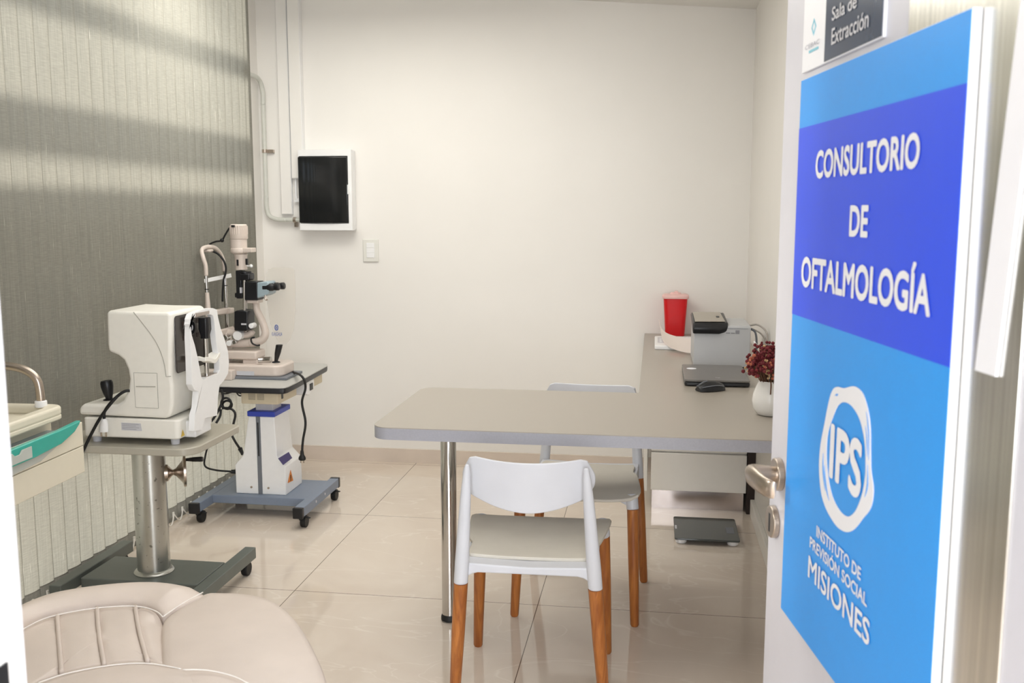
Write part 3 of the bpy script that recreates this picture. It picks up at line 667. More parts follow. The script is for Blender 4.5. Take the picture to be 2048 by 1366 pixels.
# laptop and mouse
LP = thing('laptop', 'closed dark grey laptop in front of the printer', 'laptop', (.235, 3.745, TZ))
lx0, lx1, ly0, ly1 = .116, .352, 3.555, 3.925
MB().prism([(x, y, TZ + .003) for x, y in rrect(lx0, lx1, ly0, ly1, .012)], (0, 0, .013)).build('base', M['black'], LP, .003)
MB().prism([(x, y, TZ + .0175) for x, y in rrect(lx0, lx1, ly0, ly1, .012)], (0, 0, .0075)).build('lid', M['laptop'], LP, .002)
hg = MB(); hg.b2((lx0 + .004, ly0 + .01, TZ + .012), (lx1 - .004, ly1 - .01, TZ + .019)); hg.build('hinge_gap', M['rubber'], LP)
MB().cone((lx0 + .034, ly1 - .11, TZ + .025), (lx0 + .034, ly1 - .11, TZ + .0256), .019).build('sticker', M['sign_white'], LP, label='round white sticker')
def lpf(u, z, d): return Vector((u, z, TZ + .025 + d))
text_mesh('logo', 'hp', M['label_silver'], LP, lpf, .232, .248, 3.60, 3.622, 0)
for k_ in range(4): MB().cone((lx0 + .02 if k_ % 2 else lx1 - .02, ly0 + .02 if k_ < 2 else ly1 - .02, TZ), (lx0 + .02 if k_ % 2 else lx1 - .02, ly0 + .02 if k_ < 2 else ly1 - .02, TZ + .004), .006).build('foot', M['rubber'], LP)
MS = thing('computer_mouse', 'black wireless mouse resting in front of the closed laptop', 'mouse', (.214, 3.475, TZ))
mm_ = MB(); mc = Vector((.206, 3.478, TZ)); qz = Matrix.Rotation(R(-62), 3, 'Z')
rg = []
for k_ in range(13):
    t = k_ / 12; y = -.052 + .104 * t; w = .030 * math.sin(math.pi * (.12 + .8 * t)) ** .45; h_ = .034 * math.sin(math.pi * (.10 + .76 * t)) ** .7
    rg.append([mc + qz @ Vector((w * math.cos(a) * (1 - .12 * math.sin(a) ** 2), y, .002 + max(0, h_ * math.sin(a)))) for a in [math.pi * q / 10 for q in range(11)]])
mm_.loft(rg); mm_.build('shell', M['black'], MS, .001, smooth=60)
MB().tube([mc + qz @ Vector((0, -.048, .024)), mc + qz @ Vector((0, -.03, .0335)), mc + qz @ Vector((0, -.015, .036))], .0022, 8).build('scroll_wheel', M['groove'], MS)
for s in (-1, 1): MB().tube([mc + qz @ Vector((s * .020, -.045, .017)), mc + qz @ Vector((s * .0265, -.01, .022)), mc + qz @ Vector((s * .0265, .02, .022)), mc + qz @ Vector((s * .02, .042, .017))], .0015, 8).build('side_trim', M['groove'], MS, label='grey trim line')
# vase and dried flowers
vc = (.368, 3.085)
VS = thing('vase', 'white ceramic vase on the desk beside the door edge', 'vase', (*vc, TZ))
MB().lathe([(.030, .0), (.040, .003), (.052, .022), (.0555, .045), (.053, .066), (.044, .090), (.0375, .104), (.0365, .110), (.033, .109), (.034, .1), (.04, .085), (.02, .02)], (*vc, TZ), 48).build('body', M['vase'], VS, smooth=60)
FL = thing('dried_bouquet', 'burgundy and cream dried flower bunch standing in the white vase', 'dried flowers', (*vc, TZ + .06))
stm, fd, fc, fo = MB(), MB(), MB(), MB(); rnd = random.Random(3)
for i in range(80):
    th = rnd.uniform(0, 2 * math.pi); el = rnd.uniform(0, 1); rad = .075 * math.sqrt(el); hh = .115 + .10 * math.sqrt(max(0, 1 - el * .75)) * rnd.uniform(.6, 1.0)
    p0 = Vector((vc[0] + .018 * math.cos(th), vc[1] + .018 * math.sin(th), TZ + .07)); p1 = Vector((vc[0] + rad * math.cos(th), vc[1] + rad * math.sin(th), TZ + hh))
    stm.tube([p0, p0.lerp(p1, .5) + Vector((0, 0, .008)), p1], .0012, 5, 3)
    kind = rnd.random()
    if kind < .52:
        for k_ in range(16): fd.ico(p1 + Vector((rnd.gauss(0, .011), rnd.gauss(0, .011), rnd.gauss(-.004, .012))), rnd.uniform(.0036, .0074), 1)
    elif kind < .85:
        for k_ in range(24):
            t = rnd.random(); fc.ico(p1.lerp(p0, t * .35) + Vector((rnd.gauss(0, .007), rnd.gauss(0, .007), rnd.gauss(0, .006))), rnd.uniform(.003, .0056), 1)
    else:
        for k_ in range(5): fo.ico(p1 + Vector((rnd.gauss(0, .012), rnd.gauss(0, .012), rnd.gauss(.004, .012))), rnd.uniform(.004, .0065), 1)
for (dx, dz) in ((-.058, .195), (-.075, .17), (.04, .2), (.06, .195), (-.05, .13), (.0, .125)): fo.ico((vc[0] + dx, vc[1] - .05, TZ + dz), .006, 1)
stm.tube([(vc[0] - .004, vc[1] - .036, TZ + .115), (vc[0] - .004, vc[1] - .047, TZ + .10), (vc[0] - .006, vc[1] - .056, TZ + .075)], .002, 6)
stm.build('stem', M['stem'], FL); fd.build('burgundy_blossom', M['flower_dark'], FL, label='dark burgundy blossoms'); fc.build('cream_blossom', M['flower_cream'], FL, label='cream yarrow-like blossoms'); fo.build('coral_berry', M['flower_coral'], FL, label='small coral berries')
# cables behind the printer and under the desk
def cable(name, label, pts, r, m, n=8):
    return tag(MB().tube(pts, r, n, 8).build(name, m, smooth=180), label, 'cable')
cable('printer_cable', 'grey cable looping from the printer up the right wall', [(.395, 4.12, TZ + .165), (.43, 4.10, TZ + .17), (.462, 4.06, TZ + .14), (.452, 4.0, TZ + .08), (.43, 3.98, TZ + .03), (.41, 4.0, TZ + .006), (.40, 4.1, TZ + .004)], .004, M['grey_cable'])
cable('power_lead', 'dark lead hanging between the printer and the right wall', [(.396, 4.16, TZ + .15), (.425, 4.14, TZ + .13), (.424, 4.08, TZ + .06), (.41, 4.06, TZ + .02), (.43, 4.0, TZ + .006), (.45, 3.9, TZ + .004)], .0045, M['groove'])
cable('white_cord', 'white cord curling on the desk beside the vase', [(.40, 3.95, TZ + .12), (.44, 3.92, TZ + .06), (.41, 3.75, TZ + .012), (.39, 3.55, TZ + .004), (.41, 3.42, TZ + .004), (.45, 3.35, TZ + .004)], .0035, M['white'])
cable('wall_cord', 'pale grey cord crossing the wall behind the printer', [(.40, 4.3, TZ + .14), (.455, 4.2, TZ + .12), (.468, 4.05, TZ + .08), (.468, 3.9, TZ + .05), (.465, 3.8, TZ + .004)], .0035, M['grey_cable'])
cable('hanging_cable', 'black cable loop hanging under the desk over the cabinet', [(.335, 3.90, TZ - TT), (.337, 3.9, .68), (.355, 3.9, .655), (.376, 3.9, .675), (.382, 3.9, TZ - TT)], .004, M['rubber'])
cable('grey_hanging_cable', 'pale grey cable loop hanging under the desk beside the door', [(.37, 2.86, TZ - TT), (.372, 2.86, .705), (.39, 2.86, .692), (.41, 2.86, .697), (.42, 2.86, TZ - TT)], .004, M['grey_cable'])
# bathroom scale
BS = thing('bathroom_scale', 'dark glass bathroom scale lying on the floor before the cabinet', 'scale', (.238, 4.115, 0), 0)
MB().prism([(x, y, .020) for x, y in rrect(.104, .374, 3.968, 4.265, .012)], (0, 0, .008)).build('glass_plate', M['scale'], BS, .002, label='dark grey glass plate')
for x in (.132, .346):
    for y in (3.998, 4.235): MB().lathe([(.018, 0), (.023, .004), (.024, .018), (.022, .020)], (x, y, 0), 28).build('foot', M['white'], BS, label='round white foot')
MB().b2((.325, 4.06, .0282), (.358, 4.14, .0286)).build('display', M['groove'], BS, label='grey display window')
MB().b2((.108, 4.09, .0282), (.116, 4.14, .0286)).build('logo_mark', M['label_silver'], BS)

# ================================================================== AUTOREFRACTOR ON ITS STAND
ST = thing('instrument_stand', 'grey wheeled stand with a worn steel column under the autorefractor', 'instrument stand', (-1.776, 3.13, 0))
SZ = .60
MB().prism([(x, y, SZ - .026) for x, y in rrect(-2.045, -1.515, 2.95, 3.345, (.02, .07, .03, .02), 8)], (0, 0, .026)).build('table_top', M['stand_top'], ST, .004)
MB().cone((-1.776, 3.135, .085), (-1.776, 3.135, SZ - .026), .057, n=48).build('column', M['galv'], ST, label='scratched galvanised column')
MB().lathe([(.057, 0), (.070, .002), (.066, .008), (.058, .012)], (-1.776, 3.135, .0955), 48).build('column_collar', M['galv'], ST)
MB().b2((-2.0, 3.03, .060), (-1.56, 3.255, .096)).build('base_plate', M['dark_grey_paint'], ST, .004, label='dark grey base plate')
for x in (-2.043, -1.532):
    MB().b2((x - .022, 2.945 if x < -1.8 else 2.90, .054), (x + .022, 3.42, .098)).build('foot_rail', M['dark_grey_paint'], ST, .003, label='dark grey foot rail')
    for y in (2.985, 3.375):
        MB().cone((x - .012, y, .0275), (x + .012, y, .0275), .0275, n=24).cone((x, y, .03), (x, y, .056), .009).build('caster', M['rubber'], ST, .004, label='black caster')
HA = Vector((.87, .47, 0)).normalized(); hw = Vector((-1.776, 3.135, 0)) + HA * .050; hw.z = on_y(340, 945, 3.17).z
MB().lathe([(.030, 0), (.030, .012), (.012, .026), (.010, .032), (.014, .040), (.040, .062), (.055, .066), (.055, .074), (.045, .076)], hw, 40, HA).build('hand_wheel', M['nickel'], ST, label='cone-shaped metal hand wheel')
kn = hw + HA * .074 + Vector((0, 0, .043)); MB().lathe([(.005, 0), (.006, .01), (.0085, .03), (.0095, .058), (.0085, .064)], kn, 20, (.9, .1, .04)).build('crank_knob', M['black'], ST, label='black crank knob')

AR = thing('autorefractor', 'ivory autorefractor with white chin rest on the grey steel stand', 'autorefractor', (-1.76, 3.12, SZ))
YN, YF = 2.995, 3.245
rf = lambda x, y: on_y(140 + x / 4.406, 590 + y / 4.406, YN)
def side(px): return [Vector((rf(*p).x, YN, rf(*p).z)) for p in px]
# base slab
bsl = side([(65, 1068), (930, 1104), (930, 1238), (112, 1212), (104, 1120), (66, 1104)])
bx0, bx1 = bsl[0].x, bsl[1].x; zb0, zb1 = SZ + .022, bsl[0].z - .002
MB().prism([(x, y, zb0) for x, y in rrect(bx0 + .02, bx1 + .012, YN - .004, YF + .004, .018)], (0, 0, zb1 - zb0)).build('base', M['ivory'], AR, .006)
for x in (bx0 + .05, bx1 - .02):
    for y in (YN + .03, YF - .03): MB().lathe([(.014, 0), (.016, .022)], (x, y, SZ), 20).build('foot', M['label_silver'], AR, label='grey foot')
# main body: side profile with the concave back
pr = [(78, 1056), (77, 1010), (92, 975), (120, 962), (300, 964), (410, 966), (468, 925), (508, 840), (520, 740), (505, 655), (470, 575), (420, 533), (336, 500), (326, 430), (320, 250), (318, 150), (345, 138), (600, 150), (868, 153), (888, 185), (888, 520), (890, 720), (905, 800), (905, 960), (890, 1060), (850, 1092)]
P_ = side(pr)
lo_z = P_[0].z
body = MB(); NB = 10; rings = []
ctr = Vector((sum(p.x for p in P_) / len(P_), 0, sum(p.z for p in P_) / len(P_)))
MB().prism([(p.x, YN, p.z) for p in P_], (0, YF - YN, 0)).build('body', M['ivory'], AR, .014, 4, smooth=35)
# raised rear hood line, print door, slot
tb = MB(); hoodpts = side([(560, 150), (640, 250), (730, 370), (790, 480), (830, 600), (848, 720)])
tb.tube([p - Vector((0, .0004, 0)) for p in hoodpts], .0014, 6, 6); tb.tube([p - Vector((0, .0004, 0)) for p in side([(848, 720), (890, 716)])], .0012, 6, 0)
tb.build('panel_seam', M['seam'], AR)
dq = side([(563, 684), (768, 690), (780, 998), (580, 990)])
dm = MB(); dm.prism([p - Vector((0, .0012, 0)) for p in dq], (0, .003, 0)); dr = dm.build('printer_door', M['ivory'], AR, .001, label='small printer door')
de = MB(); ins = [p - Vector((0, .0008, 0)) for p in dq]
for i in range(4): de.tube([ins[i], ins[(i + 1) % 4]], .0009, 5, 0)
de.tube([p - Vector((0, .0016, 0)) for p in side([(585, 805), (755, 808)])], .0016, 6, 0); de.build('door_gap', M['seam'], dr)
lb = side([(458, 1122), (628, 1130), (640, 1196), (462, 1188)]); MB().prism([Vector((p.x, YN - .0052, p.z)) for p in lb], (0, .002, 0)).build('rating_label', M['label_silver'], AR, label='silver rating label')
lt = MB()
for k_ in range(4):
    a = lb[0].lerp(lb[3], .15 + .22 * k_); b = lb[1].lerp(lb[2], .15 + .22 * k_); lt.tube([Vector((a.lerp(b, .05).x, YN - .0054, a.z)), Vector((a.lerp(b, .75 if k_ % 2 else .9).x, YN - .0054, a.lerp(b, .8).z))], .0007, 4, 0)
lt.build('label_text', M['label_print'], AR)
tri = side([(978, 1188), (992, 1222), (962, 1230)]); wx = bx1 + .0135
MB().prism([(wx, YN + .02 + .012, zb0 + .008), (wx, YN + .02 - .012, zb0 + .008), (wx, YN + .02, zb0 + .03)], (.0008, 0, 0)).build('warning_sticker', M['yellow'], AR, label='yellow warning triangle')
# patient-side dark panel
fxp = P_[19].x
ztp, zbp = rf(940, 195).z, rf(955, 705).z
MB().prism([(fxp - .002, y, z) for y, z in rrect(YN + .022, YF - .014, zbp, ztp, .012)], (.004, 0, 0)).build('front_panel', M['dark_window'], AR, .002, label='dark glossy patient-side panel')
lc = Vector((fxp + .002, (YN + YF) / 2 + .006, rf(940, 330).z)); MB().lathe([(.024, 0), (.026, .004), (.022, .006), (.017, .003)], lc, 32, (1, 0, 0)).build('lens', M['black'], AR, label='round black lens ring')
MB().cone(lc + Vector((.0015, 0, 0)), lc + Vector((.004, 0, 0)), .010).build('lens_glass', M['label_silver'], AR)
for (dy, dz) in ((-.05, .02), (-.05, -.03), (.05, .02), (.05, -.03)): MB().b2((fxp + .001, lc.y + dy - .008, lc.z + dz - .008), (fxp + .0035, lc.y + dy + .008, lc.z + dz + .008)).build('sensor_window', M['brown'], AR)
# joystick
jp = rf(345, 905); jp = Vector((jp.x, YN + .11, P_[4].z)); 
jq = on_y(140 + 345 / 4.406, 590 + 890 / 4.406, YN + .08); jp = Vector((jq.x, YN + .08, P_[4].z - .003))
MB().lathe([(.022, 0), (.020, .004), (.010, .008)], jp, 24).build('joystick_collar', M['rubber'], AR)
MB().lathe([(.011, .0), (.012, .008), (.017, .024), (.021, .046), (.021, .060), (.018, .067), (.006, .069)], jp + Vector((0, 0, .004)), 24, (-.12, 0, 1)).build('joystick', M['black'], AR, label='black joystick')
# headrest ring with chin rest: a frame standing across the patient side
RX = -1.535
def rp_(x, y, X=RX): v = on_x(140 + x / 4.406, 590 + y / 4.406, X); return Vector((X, v.y, v.z))
ro = [(1020, 560), (1012, 380), (1014, 215), (1030, 170), (1065, 150), (1180, 122), (1262, 116), (1296, 130), (1306, 200), (1330, 300), (1366, 400), (1394, 500), (1402, 600), (1394, 690), (1360, 750), (1318, 800), (1304, 905), (1298, 1062), (1190, 1085), (1140, 1190), (1046, 1200), (1052, 1060), (1080, 985), (1094, 850), (1050, 838), (1026, 790)]
ri = [(1128, 560), (1100, 440), (1072, 350), (1058, 260), (1066, 215), (1092, 200), (1180, 180), (1240, 172), (1262, 182), (1272, 230), (1278, 300), (1290, 420), (1306, 520), (1316, 600), (1318, 660), (1306, 690), (1270, 700), (1240, 712), (1215, 722), (1200, 735), (1188, 745), (1176, 746), (1166, 738), (1158, 720), (1150, 680), (1142, 640)]
hr = MB(); hr.frame([rp_(x + 48 * max(0, min(1, (1200 - x) / 140)), y) for x, y in ro], [rp_(*p) for p in ri], (-.021, 0, 0)); hr.build('chin_rest_frame', M['white'], AR, .008, 4, smooth=60, label='white chin and forehead rest frame')
fq = [rp_(1105, 162, RX + .002), rp_(1232, 136, RX + .002), rp_(1230, 170, RX + .002), rp_(1106, 196, RX + .002)]
MB().prism(fq, (-.006, 0, 0)).build('forehead_pad', M['steel'], AR, .004, label='metallic forehead pad')
cx_ = RX - .02; ca, cb = rp_(1206, 700, cx_), rp_(1206, 560, cx_)
MB().cone(Vector((cx_, ca.y, ca.z - .01)), Vector((cx_, ca.y, rp_(1215, 370, cx_).z)), .0085, n=24).build('chin_rest_post', M['chrome'], AR, label='chrome chin rest post')
g0 = rp_(1140, 570, cx_); g1 = rp_(1335, 545, cx_)
rg = []
for k_ in range(15):
    t = -1 + k_ / 7; yv = ca.y + t * .058; zc = cb.z + .010 * (t * t * 1.4 - .4 * math.cos(t * 5)) * .9; w = .034 * (1 - .25 * t * t)
    rg.append([(cx_ - w * .2, yv, zc - .010), (cx_ + w, yv, zc - .012), (cx_ + w, yv, zc + .004), (cx_ + w * .6, yv, zc), (cx_ - w * .2, yv, zc + .006)])
MB().loft(rg).build('chin_cup', M['ivory'], AR, .002, smooth=60, label='ivory chin cup')
hk = rp_(1218, 370, cx_); MB().loft([[(cx_ + a * .014, ca.y + b * .014, z) for a, b in ((1, .6), (.6, 1), (-.6, 1), (-1, .6), (-1, -.6), (-.6, -1), (.6, -1), (1, -.6))] for z in (hk.z - .002, hk.z + .01)] + [[(cx_ + a * .019, ca.y + b * .019, hk.z + .03) for a, b in ((1, .6), (.6, 1), (-.6, 1), (-1, .6), (-1, -.6), (-.6, -1), (.6, -1), (1, -.6))], [(cx_ + a * .018, ca.y + b * .018, hk.z + .072) for a, b in ((1, .6), (.6, 1), (-.6, 1), (-1, .6), (-1, -.6), (-.6, -1), (.6, -1), (1, -.6))]]).build('height_knob', M['black'], AR, .002, label='black height knob')
b0 = rp_(1225, 715, cx_); MB().b2((RX - .05, ca.y - .035, ca.z - .012), (RX - .002, ca.y + .045, ca.z)).build('post_plate', M['steel'], AR, .002)
MB().b2((RX - .09, YN + .05, SZ + .018), (RX - .012, YN + .17, SZ + .075)).build('rest_bracket', M['white'], AR, .006)
# power plug and lead hanging over the edge of the stand
pl = AR
q = lambda x, y, Y: on_y(140 + x / 4.406, 590 + y / 4.406, Y)
ply = YN - .024
p_ = [q(x, y, ply) for x, y in ((300, 1090), (300, 1105), (300, 1140), (296, 1205))]
MB().loft([[p_[i] + Vector((w * math.cos(2 * math.pi * k_ / 16), .010 * math.sin(2 * math.pi * k_ / 16), 0)) for k_ in range(16)] for i, w in ((0, .006), (1, .011), (2, .0145), (3, .0165))]).build('plug', M['white'], AR, smooth=60, label='white two-pin plug'); pl = bpy.data.objects['plug']
pin = MB()
for dx in (-.0085, .0085): c = p_[3] + Vector((dx, 0, 0)); pin.b2(c - Vector((.0028, .0012, .017)), c + Vector((.0028, .0012, .002)))
pin.build('plug_pins', M['nickel'], pl, label='metal pins')
ld = MB(); ld.tube([q(525, 842, ply + .01), q(480, 850, ply), q(420, 890, ply - .006), q(350, 960, ply - .004), q(305, 1030, ply), q(300, 1092, ply)], .0052, 8, 8)
ld.tube([q(420, 890, ply - .006), q(370, 945, ply - .016), q(310, 1020, ply - .02), q(250, 1110, ply - .022), q(180, 1240, ply - .024), q(122, 1360, ply - .026), q(95, 1425, ply - .02)], .0052, 8, 8); ld.build('lead', M['rubber'], pl, smooth=180, label='black lead')

# ================================================================== SLIT LAMP AND ITS POWER TABLE
PT = thing('power_table', 'white motorised instrument table on black casters carrying the slit lamp', 'instrument table', (-1.77, 4.18, 0))
LZ = .62
outl = [(-2.07, 3.985), (-1.625, 3.985), (-1.603, 3.995), (-1.597, 4.02), (-1.597, 4.10), (-1.62, 4.60), (-1.635, 4.65), (-1.66, 4.672), (-2.07, 4.69)]
MB().prism([(x, y, LZ - .004) for x, y in outl], (0, 0, .004)).build('table_top', M['board_top'], PT, label='pale grey table surface')
MB().prism([(x, y, LZ - .030) for x, y in outl], (0, 0, .0258)).build('edge_trim', M['black'], PT, .006, label='black rubber edge')
def y_(x, y, Y): return on_y(x, y, Y)
fy = 4.06
ft = on_z(473, 980, .098); fy = 4.095
tl, tr = y_(472, 978, fy), y_(572, 984, fy)
x0_, x1_, zb_ = tl.x, tr.x, .098
def tz(y): return on_y(520, y, fy).z
cap0, cap1 = y_(497, 833, fy).x, y_(548, 833, fy).x
dpt = .205
def tower(xa, xb, z, ya, yb): return [(xa, ya, z), (xb, ya, z), (xb, yb, z), (xa, yb, z)]
z1, z2, z3 = zb_ + .0, tz(920), tz(833)
tw = MB(); xa1, xb1 = y_(472, 930, fy).x, y_(570, 935, fy).x; xa2, xb2 = y_(488, 905, fy).x, y_(553, 905, fy).x
tw.loft([tower(x0_, x1_, zb_, fy, fy + dpt), tower(x0_, x1_, tz(932), fy, fy + dpt), tower(y_(486, 910, fy).x, y_(554, 912, fy).x, tz(912), fy, fy + dpt - .01), tower(cap0, cap1, z3, fy, fy + dpt - .03)])
tw.build('tower', M['white'], PT, .004)
xm = (x0_ + x1_) / 2; gx0, gx1 = y_(514, 900, fy).x, y_(522.5, 900, fy).x
MB().b2((gx0, fy - .0015, zb_), (gx1, fy + .003, z3)).build('front_groove', M['groove'], PT, label='grey vertical slot')
MB().b2((gx0 + .006, fy - .003, tz(912)), (gx0 + .012, fy, tz(845))).build('height_scale', M['black'], PT)
MB().b2((cap0 - .004, fy - .006, z3), (cap1 + .006, fy + dpt - .02, z3 + .024)).build('blue_collar', M['blue'], PT, .003, label='blue plastic collar')
MB().b2((cap0 + .022, fy + .03, z3 + .02), (cap1 - .016, fy + .13, LZ - .09)).build('lift_column', M['label_silver'], PT, .003, label='pale metal lift column')
cz0, cz1 = y_(500, 808, 4.04).z, LZ - .030
cxa, cxb = y_(482, 800, 4.04).x, y_(556, 800, 4.04).x
MB().b2((cxa, 4.04, cz0), (cxb, 4.27, cz1)).build('control_box', M['ivory_warm'], PT, .006, label='cream control box')
vh = MB()
for gx in (0, 1):
    for i in range(6):
        for j in range(6):
            vh.cone((cxa + .038 + gx * .042 + i * .0055, 4.0392, cz0 + .022 + j * .0058), (cxa + .038 + gx * .042 + i * .0055, 4.0405, cz0 + .022 + j * .0058), .0017, n=6)
vh.build('vent_holes', M['brown'], PT)
for (yy, zz, r) in ((4.09, cz0 + .03, .011), (4.13, cz0 + .045, .006)): MB().b2((cxb - .001, yy - r * .8, zz - r), (cxb + .002, yy + r * .8, zz + r)).build('rocker_switch', M['black'], PT)
MB().cone((cxa - .006, 4.08, cz0 + .03), (cxa + .002, 4.08, cz0 + .03), .008).build('side_plug', M['black'], PT)
# hand switch box and drawer under the right edge
sb = MB(); sb.prism([(-1.70, y, z) for y, z in ((4.30, LZ - .03), (4.40, LZ - .03), (4.40, LZ - .07), (4.33, LZ - .10), (4.30, LZ - .09))], (.085, 0, 0)); sb.build('switch_box', M['white'], PT, .005)
MB().b2((-1.616, 4.335, LZ - .078), (-1.612, 4.375, LZ - .045)).build('lift_switch', M['black'], PT, .002, label='black lift switch')
MB().b2((-1.73, 4.47, LZ - .085), (-1.645, 4.60, LZ - .03)).build('fuse_box', M['ivory_warm'], PT, .006)
# side stickers
sxr = x1_ + .001
def side_pt(x, y):                                          # on the right face of the tower
    v = on_x(x, y, x1_ + .0012); return v
sk_ = [side_pt(*p) for p in ((556, 917), (577, 904), (584, 916), (566, 930))]
MB().prism([Vector((y_(556, 905, fy).x + .004 + .0 * p.y, p.y, p.z)) if False else p for p in sk_], (.0012, 0, 0)).build('purple_label', M['purple'], PT, label='purple text label')
tr_ = [on_x(*p, x1_ + .0012) for p in ((575.5, 966), (586, 961), (581, 940))]
MB().prism(tr_, (.0012, 0, 0)).build('warning_triangle', M['orange'], PT, label='orange warning triangle')
c_ = sum(tr_, Vector()) / 3; MB().b2((x1_ + .0012, c_.y - .004, c_.z - .004), (x1_ + .003, c_.y + .004, c_.z + .014)).b2((x1_ + .0012, c_.y - .004, c_.z - .013), (x1_ + .003, c_.y + .004, c_.z - .007)).build('exclamation_mark', M['brown'], PT)
for (xx, yy) in ((503, 974), (537, 976)): v = y_(xx, yy, fy); MB().cone((v.x, fy - .003, v.z), (v.x, fy + .001, v.z), .005, .0055, 14).build('screw', M['nickel'], PT)
# H base with rails and casters
RXL, RXR = -2.012, -1.527
MB().b2((RXL, 4.055, .060), (RXR, 4.36, .098)).build('base_beam', M['grey_blue'], PT, .003, label='grey-blue base beam')
for x in (RXL, RXR):
    r_ = MB().b2((x - .022, 3.925, .056), (x + .022, 4.40, .099)).build('foot_rail', M['grey_blue'], PT, .003, label='grey-blue foot rail')
    for (ya, yb) in ((3.905, 3.927), (4.398, 4.42)): MB().b2((x - .023, ya, .052), (x + .023, yb, .1)).build('rail_cap', M['black'], r_, .003, label='black end cap')
    for y in (3.96, 4.37):
        cm_ = MB(); cm_.cone((x - .010 + .008, y - .0, .0265), (x + .014 + .008, y, .0265), .0265, n=28).cone((x + .0, y, .03), (x, y, .058), .008)
        cm_.b2((x - .008, y - .02, .035), (x + .012, y + .018, .05)); cm_.prism([(x + .012, y - .02, .048), (x + .012, y - .02, .054), (x + .045, y - .024, .050), (x + .045, y - .024, .046)], (0, .012, 0)); cm_.build('caster', M['rubber'], PT, .004, label='black locking caster')
for yy in (4.08, 4.20): MB().cone((RXR + .021, yy, .08), (RXR + .0235, yy, .08), .006).build('bolt', M['label_silver'], PT)
# power lead of the table hanging with its plug
hg_ = PT
yh = 3.965
cd = MB(); cd.tube([on_z(455, 722, LZ + .012), on_z(487, 741, LZ + .006), on_z(520, 748.5, LZ + .006), on_z(560, 746, LZ + .006), on_z(583, 744, LZ + .006), y_(604, 753, 4.02), y_(611, 775, 4.0), y_(604, 805, 4.0), y_(611, 845, 4.0), y_(606, 880, 4.0), y_(604, 905, 4.0)], .0055, 8, 8); hg_ = cd.build('power_cord', M['rubber'], PT, smooth=180, label='black cord hanging with its plug down')
v = y_(604, 903, 4.0); MB().loft([[v + Vector((w * math.cos(2 * math.pi * k_ / 14), d * math.sin(2 * math.pi * k_ / 14), z)) for k_ in range(14)] for w, d, z in ((.007, .007, .004), (.009, .008, -.015), (.016, .012, -.026), (.017, .013, -.036), (.012, .010, -.040))]).build('plug', M['rubber'], hg_, smooth=50)
pn = MB()
for dx in (-.007, .007): pn.b2(v + Vector((dx - .002, -.001, -.052)), v + Vector((dx + .002, .001, -.038)))
pn.build('plug_pins', M['nickel'], hg_)

SL = thing('slit_lamp', 'pinkish ivory slit lamp microscope standing on the black-edged table', 'slit lamp', (-1.83, 4.28, LZ))
YS = 4.28
s1 = lambda x, y, Y=YS: on_y(380 + x / 3.903, 430 + y / 3.903, Y)      # crop coordinates -> place in the lamp's middle plane
def sbox(mb, xa, ya, xb, yb, d, Y=YS):
    a, b = s1(xa, ya, Y), s1(xb, yb, Y); mb.b2((min(a.x, b.x), Y - d, min(a.z, b.z)), (max(a.x, b.x), Y + d, max(a.z, b.z))); return mb
# cross-slide base on the table
zb = LZ + .001
bb = MB(); xa, xb = s1(300, 1200).x, s1(775, 1180).x
bb.prism([(x, y, LZ + .012) for x, y in rrect(xa, xb, YS - .10, YS + .10, (.02, .05, .05, .02))], (0, 0, s1(600, 1150).z - LZ - .012)); bb.build('cross_slide_base', M['pink_ivory'], SL, .008)
MB().b2((xa + .01, YS - .115, LZ + .0005), (xb + .03, YS + .09, LZ + .012)).build('rail_plate', M['groove'], SL, .002)
for (ya, yb) in ((-.15, -.103), (.103, .15)): MB().b2((xa - .05, YS + ya, LZ + .0005), (s1(430, 1200).x, YS + yb, LZ + .045)).build('rail_cover', M['pink_ivory'], SL, .004)
lq = [(s1(435, 1195).x, LZ + .016), (s1(568, 1195).x, LZ + .016), (s1(568, 1195).x, LZ + .036), (s1(435, 1195).x, LZ + .036)]
MB().prism([(x, YS - .1016, z) for x, z in lq], (0, .001, 0)).build('rating_label', M['label_silver'], SL, label='silver rating label')
# joystick on the base
j0, j1 = s1(672, 1140), s1(698, 1012)
MB().loft([[c + Vector((w * math.cos(2 * math.pi * k_ / 14), w * math.sin(2 * math.pi * k_ / 14), 0)) for k_ in range(14)] for c, w in ((j0 - Vector((0, 0, .01)), .007), (j0, .008), (j0.lerp(j1, .5), .0145), (j1, .016))]).build('joystick', M['black'], SL, .001, label='black joystick')
MB().lathe([(.02, 0), (.016, .004)], (j0.x, YS, j0.z - .006), 20).build('joystick_boot', M['rubber'], SL)
kb = s1(585, 1118); MB().cone(kb - Vector((.005, .07, 0)), kb + Vector((.012, -.06, 0)), .012).cone(kb + Vector((-.01, 0, -.01)), kb + Vector((.03, 0, -.008)), .016).build('lock_knob', M['chrome'], SL, label='chrome locking knob')
